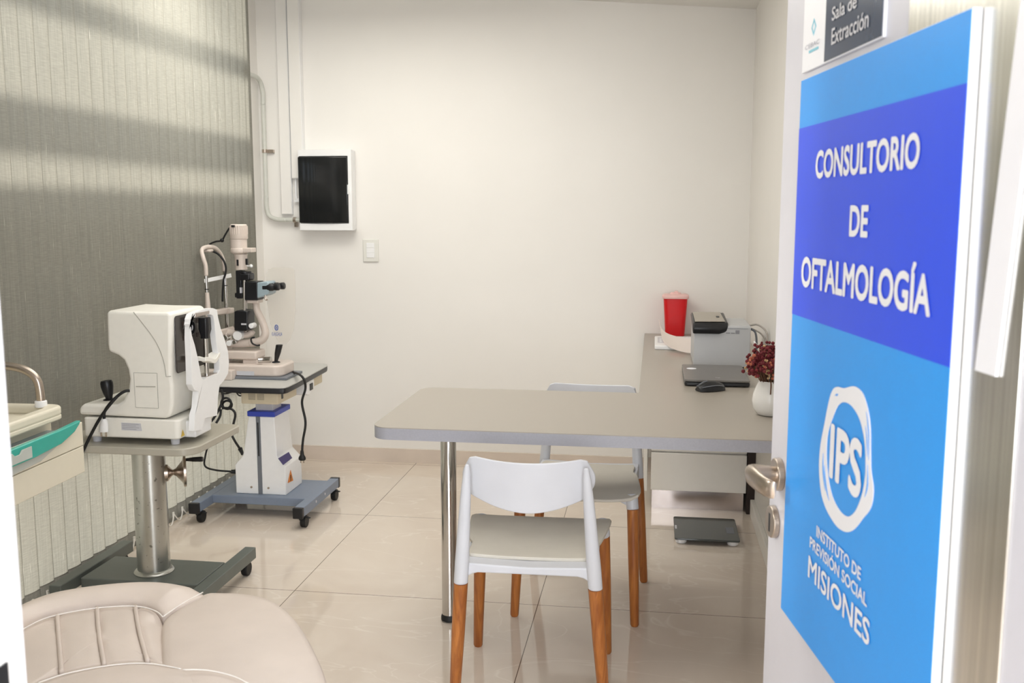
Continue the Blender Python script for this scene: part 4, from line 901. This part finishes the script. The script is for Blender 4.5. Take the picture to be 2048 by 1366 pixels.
# pivot block and arms
sbox(MB(), 300, 1048, 555, 1118, .055).build('pivot_block', M['pink_ivory'], SL, .008)
sbox(MB(), 440, 1115, 560, 1160, .045).build('pedestal', M['pink_ivory'], SL, .006)
ar = MB(); ar.tube([s1(285, 1000), s1(380, 1005), s1(460, 1000), s1(510, 985)], .019, 14, 6); ar.build('lower_arm', M['pink_ivory'], SL, smooth=180)
up = MB(); up.tube([s1(262, 915), s1(330, 915), s1(420, 935), s1(470, 925), s1(486, 905)], .016, 14, 6); up.build('upper_arm', M['pink_ivory'], SL, smooth=180)
for (x, y, r, m) in ((288, 955, .013, 'chrome'), (316, 998, .013, 'white'), (360, 990, .010, 'chrome'), (384, 938, .022, 'white'), (490, 862, .012, 'white'), (368, 862, .010, 'chrome')):
    c = s1(x, y, YS - .02); MB().cone(c + Vector((0, -.022, 0)), c + Vector((0, .02, 0)), r, r, 24).build('adjust_knob', M[m], SL, .002)
# microscope support arm (S curve)
sa = MB(); pts = [s1(515, 672), s1(522, 740), s1(552, 805), s1(578, 870), s1(588, 925), s1(568, 970), s1(520, 992), s1(470, 1000)]
sa.tube(pts, lambda t: .0155 + .004 * t, 16, 6); sa.build('microscope_arm', M['pink_ivory'], SL, smooth=180)
MB().tube([s1(505, 955, YS - .035), s1(478, 965, YS - .035), s1(485, 1000, YS - .035), s1(520, 1018, YS - .03), s1(545, 1015, YS - .02)], .004, 8, 6).build('arm_cable', M['rubber'], SL, smooth=180)
# microscope: black box, bluish tube body, eyepieces
sbox(MB(), 442, 515, 554, 660, .04).build('microscope_head', M['black'], SL, .004)
sbox(MB(), 462, 658, 552, 686, .03).build('head_mount', M['pink_ivory'], SL, .004)
bq = MB(); bq.prism([Vector((s1(*p).x, YS - .045, s1(*p).z)) for p in ((553, 522), (630, 514), (642, 525), (645, 610), (620, 625), (553, 645))], (0, .09, 0)); bq.build('prism_housing', M['glass_blue'], SL, .006, label='pale blue-grey prism housing')
for dy in (-.032, .032):
    e0, e1, e2, e3 = (s1(595, 562, YS), s1(640, 560, YS), s1(700, 560, YS), s1(738, 556, YS)); off = Vector((0, dy, 0)); ax = (e3 - e0)
    m_ = MB(); prf = [(.0155, 0), (.0155, .02), (.0175, .024), (.0175, .046), (.015, .05), (.015, .058), (.0165, .062), (.0165, .074), (.013, .078)]
    m_.lathe(prf, e0 + off, 28, ax); m_.build('eyepiece', M['black'], SL, .0005, smooth=40, label='black eyepiece')
MB().tube([s1(588, 625, YS - .045), s1(588, 650, YS - .048), s1(594, 662, YS - .048), s1(606, 660, YS - .048)], .004, 8, 4).build('magnification_lever', M['nickel'], SL)
# lamp column: black slit unit, chrome rods, black mirror box
sbox(MB(), 372, 432, 424, 650, .026).build('illumination_column', M['black'], SL, .004)
sbox(MB(), 405, 452, 487, 510, .030).build('slit_dial', M['black'], SL, .008)
MB().cone(s1(430, 452) , s1(430, 440), .030, .030, 28).build('filter_ring', M['black'], SL)
sbox(MB(), 360, 605, 425, 645, .02).build('mirror_holder', M['black'], SL, .006)
sbox(MB(), 396, 565, 412, 608, .012, YS - .02).build('prism_mirror', M['label_silver'], SL)
for (x, dy) in ((424, -.035), (436, .02)): MB().cone(s1(x, 508, YS + dy), s1(x, 745, YS + dy), .0068, n=20).build('support_rod', M['chrome'], SL, label='chrome support rod')
bx_ = MB(); a, b = s1(380, 742), s1(482, 895); bx_.prism([(s1(x, y).x, YS - .05, s1(x, y).z) for x, y in ((380, 745), (400, 738), (450, 738), (482, 745), (482, 870), (488, 885), (470, 898), (380, 892))], (0, .085, 0)); bx_.build('slit_housing', M['black'], SL, .004, label='black slit housing')
def slf(u, z, d): return Vector((u, YS - .0502 - d, z))
a, b = s1(400, 858, YS - .05), s1(440, 846, YS - .05); MB().prism([slf(a.x, a.z, .0002), slf(b.x, a.z, .0002), slf(b.x, b.z, .0002), slf(a.x, b.z, .0002)], (0, -.0004, 0)).build('maker_mark', M['label_silver'], SL)
MB().cone(s1(430, 895), s1(445, 922), .010, .007, 14).build('tilt_pin', M['nickel'], SL)
# lamp house
lh = s1(383, 0); lx = s1(385, 250).x
zt = lambda y: s1(385, y).z; wr = (s1(440, 100).x - s1(315, 100).x) / 2
MB().lathe([(wr * .86, zt(72)), (wr * .97, zt(78)), (wr * 1.0, zt(100)), (wr * 1.04, zt(180)), (wr * .99, zt(188))][::-1], (lx, YS, 0), 40).build('lamp_cap', M['pink_ivory'], SL, .002)
fn = MB()
for k_ in range(26):
    a = 2 * math.pi * k_ / 26; c = Vector((lx + wr * 1.0 * math.cos(a), YS + wr * 1.0 * math.sin(a), 0)); fn.tube([c + Vector((0, 0, zt(85))), c * 1 + Vector((0, 0, zt(150)))], .0024, 6, 0)
fn.build('cooling_ribs', M['pink_ivory'], SL, smooth=60)
MB().lathe([(wr * .95, zt(262)), (wr * .97, zt(188))], (lx - .002, YS, 0), 40).build('lamp_house', M['pink_ivory'], SL)
rb_x = (s1(440, 280).x - s1(330, 280).x) / 2
MB().lathe([(wr * .72, zt(305)), (wr * .98, zt(295)), (wr * 1.02, zt(285)), (wr * 1.02, zt(262)), (wr * .97, zt(256))], (lx, YS, 0), 40).b2((lx, YS - .028, zt(290)), (s1(498, 280).x, YS + .028, zt(256))).build('rotation_collar', M['pink_ivory'], SL, .003)
MB().lathe([(wr * .70, zt(425)), (wr * .72, zt(330)), (wr * .80, zt(305))], (lx + .006, YS, 0), 40).build('filter_barrel', M['pink_ivory'], SL)
for (x, y) in ((375, 372), (444, 365)): sbox(MB(), x - 8, y - 24, x + 8, y + 24, .006, YS - wr * .62).build('filter_window', M['black'], SL)
kk = s1(470, 398); MB().cone(kk - Vector((.03, 0, 0)), kk + Vector((.004, 0, 0)), .004).ball(kk + Vector((.004, 0, 0)), .0085).build('filter_knob', M['white'], SL)
sbox(MB(), 328, 78, 356, 96, .012, YS - wr * .8).build('lamp_socket', M['black'], SL, .002)
MB().ball(s1(250, 198), .0095).tube([s1(340, 88, YS - .03), s1(310, 100), s1(275, 155), s1(248, 198), s1(200, 208), s1(160, 225), s1(145, 245)], .0042, 8, 8).build('lamp_cable', M['rubber'], SL, smooth=180, label='black lamp cable')
MB().tube([s1(172, 280), s1(220, 305), s1(262, 355), s1(280, 410), s1(276, 460), s1(262, 510), s1(256, 600), s1(254, 675)], .0052, 8, 8).build('fixation_cable', M['rubber'], SL, smooth=180, label='thick black fixation cable')
# head rest: bow, uprights, forehead band, chin rest; stands across, far upright further back
yn_, yf_ = YS - .10, YS + .12
bow = MB(); bow.tube([s1(126, 475, yn_), s1(122, 400, yn_), s1(108, 350, yn_), s1(92, 290, yn_ + .01), s1(100, 262, yn_ + .03), s1(140, 248, YS - .02), s1(190, 255, YS + .03), s1(225, 285, yf_ - .03), s1(250, 330, yf_), s1(266, 385, yf_), s1(268, 440, yf_)], .0098, 12, 8); bow.build('head_bow', M['pink_ivory'], SL, smooth=180, label='ivory bow of the head rest')
sbox(MB(), 120, 268, 172, 290, .02, YS - .02).build('bow_bracket', M['pink_ivory'], SL, .006)
for (pa, pb, Y) in (((124, 470), (131, 605), yn_), ((270, 440), (290, 885), yf_)): MB().cone(s1(*pa, Y), s1(*pb, Y), .0078, n=20).build('upright', M['chrome'], SL, label='chrome head rest upright')
MB().cone(s1(133, 605, yn_), s1(150, 900, yn_), .009, .017, 24).build('upright_sleeve', M['pink_ivory'], SL)
hb = [s1(112, 500, yn_ - .012), s1(320, 456, yf_ - .01), s1(326, 486, yf_ - .01), s1(114, 530, yn_ - .012)]
MB().prism(hb, (-.004, .004, 0)).build('forehead_band', M['white'], SL, .001, label='white forehead band')
for f_, Y in (((131, 580), yn_), ((277, 550), yf_)): c = s1(*f_, Y); MB().cone(c - Vector((0, 0, .002)), c + Vector((0, 0, .002)), .0095).build('height_mark', M['black'], SL)
cq = [s1(225, 740, yf_ - .02), s1(240, 726, yf_ - .02), s1(320, 728, yf_ - .02), s1(318, 768, yf_ - .02), s1(225, 785, yf_ - .02)]
MB().prism(cq, (0, .04, 0)).prism([s1(150, 745, yn_ + .03), s1(240, 726, yf_ - .03), s1(240, 770, yf_ - .03), s1(150, 785, yn_ + .03)], (.03, .02, 0)).build('chin_rest', M['pink_ivory'], SL, .005, label='ivory chin rest')
MB().b2((s1(262, 900, YS).x, yn_ - .02, s1(300, 925).z), (s1(300, 900).x, yf_ + .02, s1(300, 885).z)).build('rest_crossbar', M['pink_ivory'], SL, .004)
MB().b2((s1(262, 900, YS).x, YS - .03, LZ + .04), (s1(305, 900).x, YS + .03, s1(300, 915).z)).build('rest_support', M['pink_ivory'], SL, .004)
MB().cone((s1(145, 900, yn_).x, yn_, s1(145, 900, yn_).z - .02), (s1(300, 900).x, yn_, s1(300, 905).z), .012).build('rest_bar', M['pink_ivory'], SL)
# breath shield
SHY = YS - .0; shp = [(575, 430), (610, 418), (700, 415), (765, 420), (780, 440), (788, 560), (788, 760), (776, 900), (745, 985), (715, 1020), (660, 1010), (630, 960), (590, 860), (566, 700), (556, 540), (562, 460)]
sv = [s1(x, y, YS + .0) for x, y in shp]
sx = s1(650, 650).x
MB().prism([p + Vector((0, .055, 0)) for p in sv], (0, .003, 0)).build('breath_shield', M['shield'], SL, .001, label='clear acrylic breath shield')
def shf(u, z, d): return Vector((u, YS + .0545 - d, z))
a, b = s1(641, 944, YS + .055), s1(720, 915, YS + .055); text_mesh('lettering', 'KANGHUA', M['blue_print'], SL, shf, a.x, b.x, a.z, b.z, 0)
lc_ = s1(675, 879, YS + .055); lgm = MB(); n_ = 28
lgm.frame([Vector((lc_.x + .0098 * math.cos(2 * math.pi * i / n_), YS + .0543, lc_.z + .0145 * math.sin(2 * math.pi * i / n_))) for i in range(n_)], [Vector((lc_.x + .0068 * math.cos(2 * math.pi * i / n_), YS + .0543, lc_.z + .011 * math.sin(2 * math.pi * i / n_))) for i in range(n_)], (0, .0006, 0))
for dx in (-.003, .003): lgm.b2((lc_.x + dx - .0014, YS + .0543, lc_.z - .010), (lc_.x + dx + .0014, YS + .0549, lc_.z + .010))
lgm.b2((lc_.x - .004, YS + .0543, lc_.z - .0012), (lc_.x + .004, YS + .0549, lc_.z + .0012)); lgm.build('emblem', M['blue_print'], SL, label='blue oval emblem')
# cables coiled between the two tables
c4 = lambda x, y, Y: on_y(360 + x / 4.55, 590 + y / 4.55, Y)
m_ = MB(); m_.tube([c4(375, 860, 3.93), c4(390, 920, 3.93), c4(378, 985, 3.93), c4(345, 1060, 3.92), c4(300, 1130, 3.9), c4(270, 1165, 3.9)], .0055, 8, 8)
for (cx2, cy2, rx2, ry2, Y) in ((420, 985, 45, 48, 3.93), (430, 1000, 42, 38, 3.95)):
    m_.tube([c4(cx2 + rx2 * math.cos(a), cy2 + ry2 * math.sin(a), Y) for a in [2 * math.pi * i / 9 for i in range(9)]], .0050, 8, 5, True)
m_.tube([c4(385, 1030, 3.93), c4(440, 1030, 3.93), c4(485, 1050, 3.93), c4(503, 1095, 3.93), c4(485, 1180, 3.93), c4(470, 1260, 3.93), c4(500, 1330, 3.93), c4(545, 1400, 3.95), c4(565, 1450, 3.98)], .0055, 8, 8)
m_.tube([c4(372, 1040, 3.93), c4(365, 1100, 3.92), c4(330, 1165, 3.9)], .0055, 8, 8); CO = m_.build('coiled_cable', M['rubber'], PT, smooth=180, label='coiled black cable')
v = c4(548, 1400, 3.95); MB().cone(v, c4(566, 1440, 3.97), .010, .007, 14).build('connector', M['rubber'], CO)
m_ = MB(); m_.tube([y_(418, 885, 4.1), y_(411, 910, 4.1), y_(410, 932, 4.1), y_(430, 940, 4.1), y_(462, 943, 4.12), (x0_ + .002, 4.14, y_(468, 944, 4.14).z)], .0045, 8, 8); LD = m_.build('supply_lead', M['rubber'], PT, smooth=180)
MB().cone(y_(462, 943, 4.12), (x0_ + .004, 4.14, y_(468, 944, 4.14).z), .009, .009, 14).build('connector', M['rubber'], LD)
m_ = MB()
for (o1, o2) in ((0, 0), (6, -3), (3, 5)): m_.tube([y_(440, 775 + o1, 4.02), y_(452 + o2, 784 + o1 * .6, 4.02), y_(466, 781 - o2, 4.02), y_(478, 786 + o2, 4.04), (cxa, 4.08, cz0 + .035)], .0032, 6, 8)
m_.build('loose_cable', M['rubber'], PT, smooth=180)

# ================================================================== DENTAL TROLLEY (left edge)
TR = thing('medical_trolley', 'cream medical trolley with a teal drawer at the left edge', 'trolley', (-1.8, 1.95, 0))
ta = R(2.4); td = Vector((-math.sin(ta), math.cos(ta), 0)); tn = Vector((math.cos(ta), math.sin(ta), 0)); C0 = Vector((-1.625, 2.445, 0))
def tp_(a, b, z): return C0 - td * a - tn * b + Vector((0, 0, z))     # a towards the camera, b to the wall
def tbox(mb, a0, a1, b0, b1, z0, z1): mb.prism([tp_(a0, b0, z0), tp_(a1, b0, z0), tp_(a1, b1, z0), tp_(a0, b1, z0)], (0, 0, z1 - z0)); return mb
LNG, DEP = .80, .44
o1 = [tp_(x, y, .815) for x, y in rrect(0, LNG, 0, DEP, .035)]; MB().prism(o1, (0, 0, .014)).build('tray_bottom', M['trolley'], TR, .004)
oo = [tp_(x, y, .826) for x, y in rrect(0, LNG, 0, DEP, .035)]; ii = [tp_(x, y, .826) for x, y in rrect(.035, LNG - .035, .035, DEP - .035, .03)]
MB().frame(oo, ii, (0, 0, .027)).build('tray_rim', M['trolley'], TR, .008, 4, smooth=60)
rl = MB(); rl.tube([tp_(.03, .055, .852), tp_(.03, .055, .885), tp_(.03, .062, .925), tp_(.03, .09, .95), tp_(.03, .14, .962), tp_(.03, .25, .964), tp_(.03, .33, .955), tp_(.03, .38, .92), tp_(.03, .385, .852)], .0115, 14, 8); rl.build('grab_rail', M['nickel'], TR, smooth=180, label='bent metal grab rail')
MB().lathe([(.016, 0), (.016, .016), (.0125, .018)], tp_(.03, .055, .850), 24).build('rail_socket', M['white'], TR)
tbox(MB(), -.005, LNG, .05, DEP - .03, .66, .815).build('carcass', M['trolley'], TR, .003)
f0 = -.038
tbox(MB(), -.012, LNG, f0, f0 + .02, .656, .7315).build('drawer_front', M['trolley'], TR, .002)
dr_ = tbox(MB(), -.012, LNG, f0, f0 + .016, .7335, .800).build('drawer_front', M['trolley'], TR, .002)
# teal drawer lip with a rising right end, tinted window below
tlp = [(.022, .812), (.030, .803), (.055, .787), (.12, .769), (.24, .762), (LNG, .762), (LNG, .802), (.12, .807)]
MB().prism([tp_(a, f0 - .001, z) for a, z in tlp], -tn * -.016).build('drawer_lip', M['teal'], dr_, .003, label='teal front lip of the drawer')
tin = [(.11, .767), (.24, .759), (LNG, .759), (LNG, .735), (.36, .735), (.20, .742)]
MB().prism([tp_(a, f0 - .001, z) for a, z in tin], tn * .004).build('tinted_window', M['frost'], dr_, .001)
MB().prism([tp_(a, f0 - .0175, z) for a, z in ((.26, .797), (.30, .797), (.31, .788), (.33, .788), (.34, .797), (.38, .797), (.38, .768), (.26, .768))], -tn * -.004).build('label_holder', M['frost'], dr_, .001, label='clear label holder')
tbox(MB(), .02, LNG - .02, f0 + .02, .05, .775, .781).build('drawer_tray', M['glass_blue'], dr_)
tbox(MB(), LNG - .5, LNG - .42, .18, .26, .03, .66).build('column', M['trolley'], TR, .004)
tbox(MB(), LNG - .72, LNG - .2, .02, .42, .0, .05).build('foot_plate', M['trolley'], TR, .01)

# ================================================================== PADDED TREATMENT CHAIR (foreground left)
PC = thing('treatment_chair', 'cream leatherette padded treatment chair in the bottom left foreground', 'treatment chair', (-1.0, 1.6, 0))
PZ = .50
pz = lambda x, y, z=PZ: on_z(x, y, z)
cp5 = lambda x, y: (x / 2048 * 680, 1100 + y / 801 * 266)
def bez(P, n=6, closed=False): return catmull([Vector((p[0], p[1], 0)) for p in P], n, closed)
def pad(name, outline, zt, thick, crown, edge, m, parent, label=None, bumpf=None):
    """cushion: an outline (room x, y) with rolled edges and a crowned top"""
    P = [Vector((p.x, p.y, 0)) for p in outline]; n = len(P); c = sum(P, Vector()) / n; mb = MB(); rings = []
    def ringat(s, z): return [c + (p - c) * s + Vector((0, 0, z)) for p in P]
    prof = [(1 - edge * .9, zt - thick), (1 - edge * .2, zt - thick * .82), (1.0, zt - thick * .5), (1 - edge * .12, zt - thick * .2), (1 - edge * .5, zt - thick * .05), (1 - edge, zt)]
    for s, z in prof: rings.append([v + Vector((0, 0, (bumpf(v) if bumpf and z > zt - thick * .3 else 0))) for v in ringat(s, z)])
    for k_ in range(1, 12):
        f = k_ / 12; s = (1 - edge) * (1 - f); rings.append([v + Vector((0, 0, (bumpf(v) if bumpf else 0))) for v in ringat(max(s, .004), zt + crown * (1 - (1 - f) ** 2))])
    mb.loft(rings); return mb.build(name, m, parent, smooth=80, label=label)
seat_px = [(1235, 243), (1320, 240), (1450, 245), (1560, 262), (1640, 290), (1710, 335), (1780, 400), (1840, 480), (1890, 570), (1930, 650), (1965, 730), (1985, 800), (1990, 880), (1960, 980), (1800, 1080), (1500, 1130), (1250, 1100), (1000, 980), (960, 800), (960, 650), (960, 500), (978, 405), (1080, 330), (1160, 285)]
so = bez([pz(*cp5(*p)) for p in seat_px], 4, True); pad('seat_cushion', so, PZ, .10, .012, .07, M['leather'], PC, 'smooth rounded seat cushion')
out_px = [(20, 470), (60, 385), (110, 340), (200, 298), (330, 254), (480, 226), (640, 205), (800, 192), (920, 189), (1020, 196), (1110, 211), (1180, 230), (1238, 246)]
in_px = [(95, 640), (105, 545), (125, 490), (175, 452), (250, 420), (350, 390), (470, 366), (600, 348), (720, 340), (830, 340), (900, 354), (950, 376), (984, 402)]
OC = bez([pz(*cp5(*p), PZ + .012) for p in out_px], 5); IC = bez([pz(*cp5(*p), PZ - .004) for p in in_px], 5)
bm_ = MB(); rg = []
for k_ in range(len(OC)):
    o_, i_ = OC[k_], IC[k_]; t = k_ / (len(OC) - 1); hgt = .030 * min(1, (1 - t) * 6 + .25); wv = o_ - i_; r = []
    for q_ in range(11):
        f = q_ / 10; r.append(i_ + wv * f + Vector((0, 0, PZ - .006 + hgt * math.sin(math.pi * min(1, .08 + f * .78)) ** .8)))
    ou = wv.normalized()
    r += [o_ + ou * .012 + Vector((0, 0, PZ - .012)), o_ + ou * .016 + Vector((0, 0, PZ - .04)), o_ + ou * .008 + Vector((0, 0, PZ - .08)), i_ + Vector((0, 0, PZ - .09))]
    rg.append(r)
bm_.loft(rg); bm_.build('bolster', M['leather'], PC, smooth=180, label='rolled outer bolster')
panel_px = [(100, 500), (150, 465), (240, 428), (350, 395), (470, 370), (580, 352), (700, 342), (800, 340), (880, 352), (940, 375), (985, 415), (1020, 500), (1055, 600), (1090, 705), (1000, 695), (900, 682), (780, 682), (640, 696), (500, 720), (370, 750), (230, 800), (120, 850), (90, 700)]
pz2 = [pz(*cp5(*p), PZ - .005) for p in panel_px]
seams = [[(345, 395), (352, 500), (362, 620), (372, 745)], [(585, 350), (592, 450), (605, 560), (630, 695)], [(815, 340), (832, 450), (858, 560), (892, 680)]]
seam3 = [[pz(*cp5(*p), PZ) for p in s] for s in seams]
EA, EB = pz(*cp5(985, 415), PZ), pz(*cp5(1090, 705), PZ)
def edge_d(v): return min((Vector((v.x, v.y)) - EA.lerp(EB, t / 8).to_2d()).length for t in range(9))
def seam_bump(v):
    d = min((Vector((v.x, v.y)) - Vector((a.lerp(b, t / 6).x, a.lerp(b, t / 6).y))).length for s in seam3 for a, b in zip(s, s[1:]) for t in range(7)); return -.007 * math.exp(-(d / .009) ** 2) - .016 * math.exp(-(edge_d(v) / .03) ** 2)
pad('channel_panel', bez(pz2, 3, True), PZ - .002, .08, .004, .035, M['leather'], PC, 'inner panel with three stitched channels', seam_bump)
low_px = [(60, 880), (230, 805), (370, 756), (500, 726), (640, 702), (780, 690), (900, 690), (1000, 705), (1100, 722), (1250, 725), (1400, 760), (1500, 810), (1560, 900), (1500, 1000), (1000, 1100), (400, 1100), (80, 1000)]
pad('front_cushion', bez([pz(*cp5(*p), PZ - .01) for p in low_px], 3, True), PZ - .002, .09, .010, .05, M['leather'], PC, 'lower front cushion')
sr = MB()
for s_ in seam3: sr.tube([p + Vector((0, 0, .0005)) for p in s_], .0048, 8, 6)
sr.build('channel_ridge', M['leather'], PC, smooth=180, label='raised channel ridges')
sm = MB()
for pts, z in (([(110, 492), (240, 424), (350, 390), (470, 366), (580, 350), (700, 340), (800, 338), (880, 348), (945, 372), (980, 402)], .004), ([(230, 800), (370, 752), (500, 722), (640, 698), (780, 684), (900, 684), (1000, 698), (1090, 716)], .004), ([(985, 400), (1080, 334), (1160, 288), (1222, 255)], .004), ([(1100, 720), (1250, 724), (1400, 758), (1500, 806)], .014)): sm.tube([pz(*cp5(*p), PZ + z) for p in pts], .0014, 6, 6)
sm.build('stitched_seam', M['thread'], PC, smooth=180, label='white stitched seams')
cc_ = Vector((-.95, 1.62, 0))
MB().cone((cc_.x, cc_.y, .02), (cc_.x, cc_.y, PZ - .10), .05, n=32).build('pedestal', M['chrome'], PC)
MB().prism([(x, y, PZ - .125) for x, y in rrect(-1.25, -.72, 1.45, 1.85, .06)], (0, 0, .03)).build('seat_pan', M['dark_grey_paint'], PC, .004)
MB().lathe([(.26, 0), (.26, .012), (.06, .035)], (cc_.x, cc_.y, 0), 40).build('foot_disc', M['chrome'], PC)
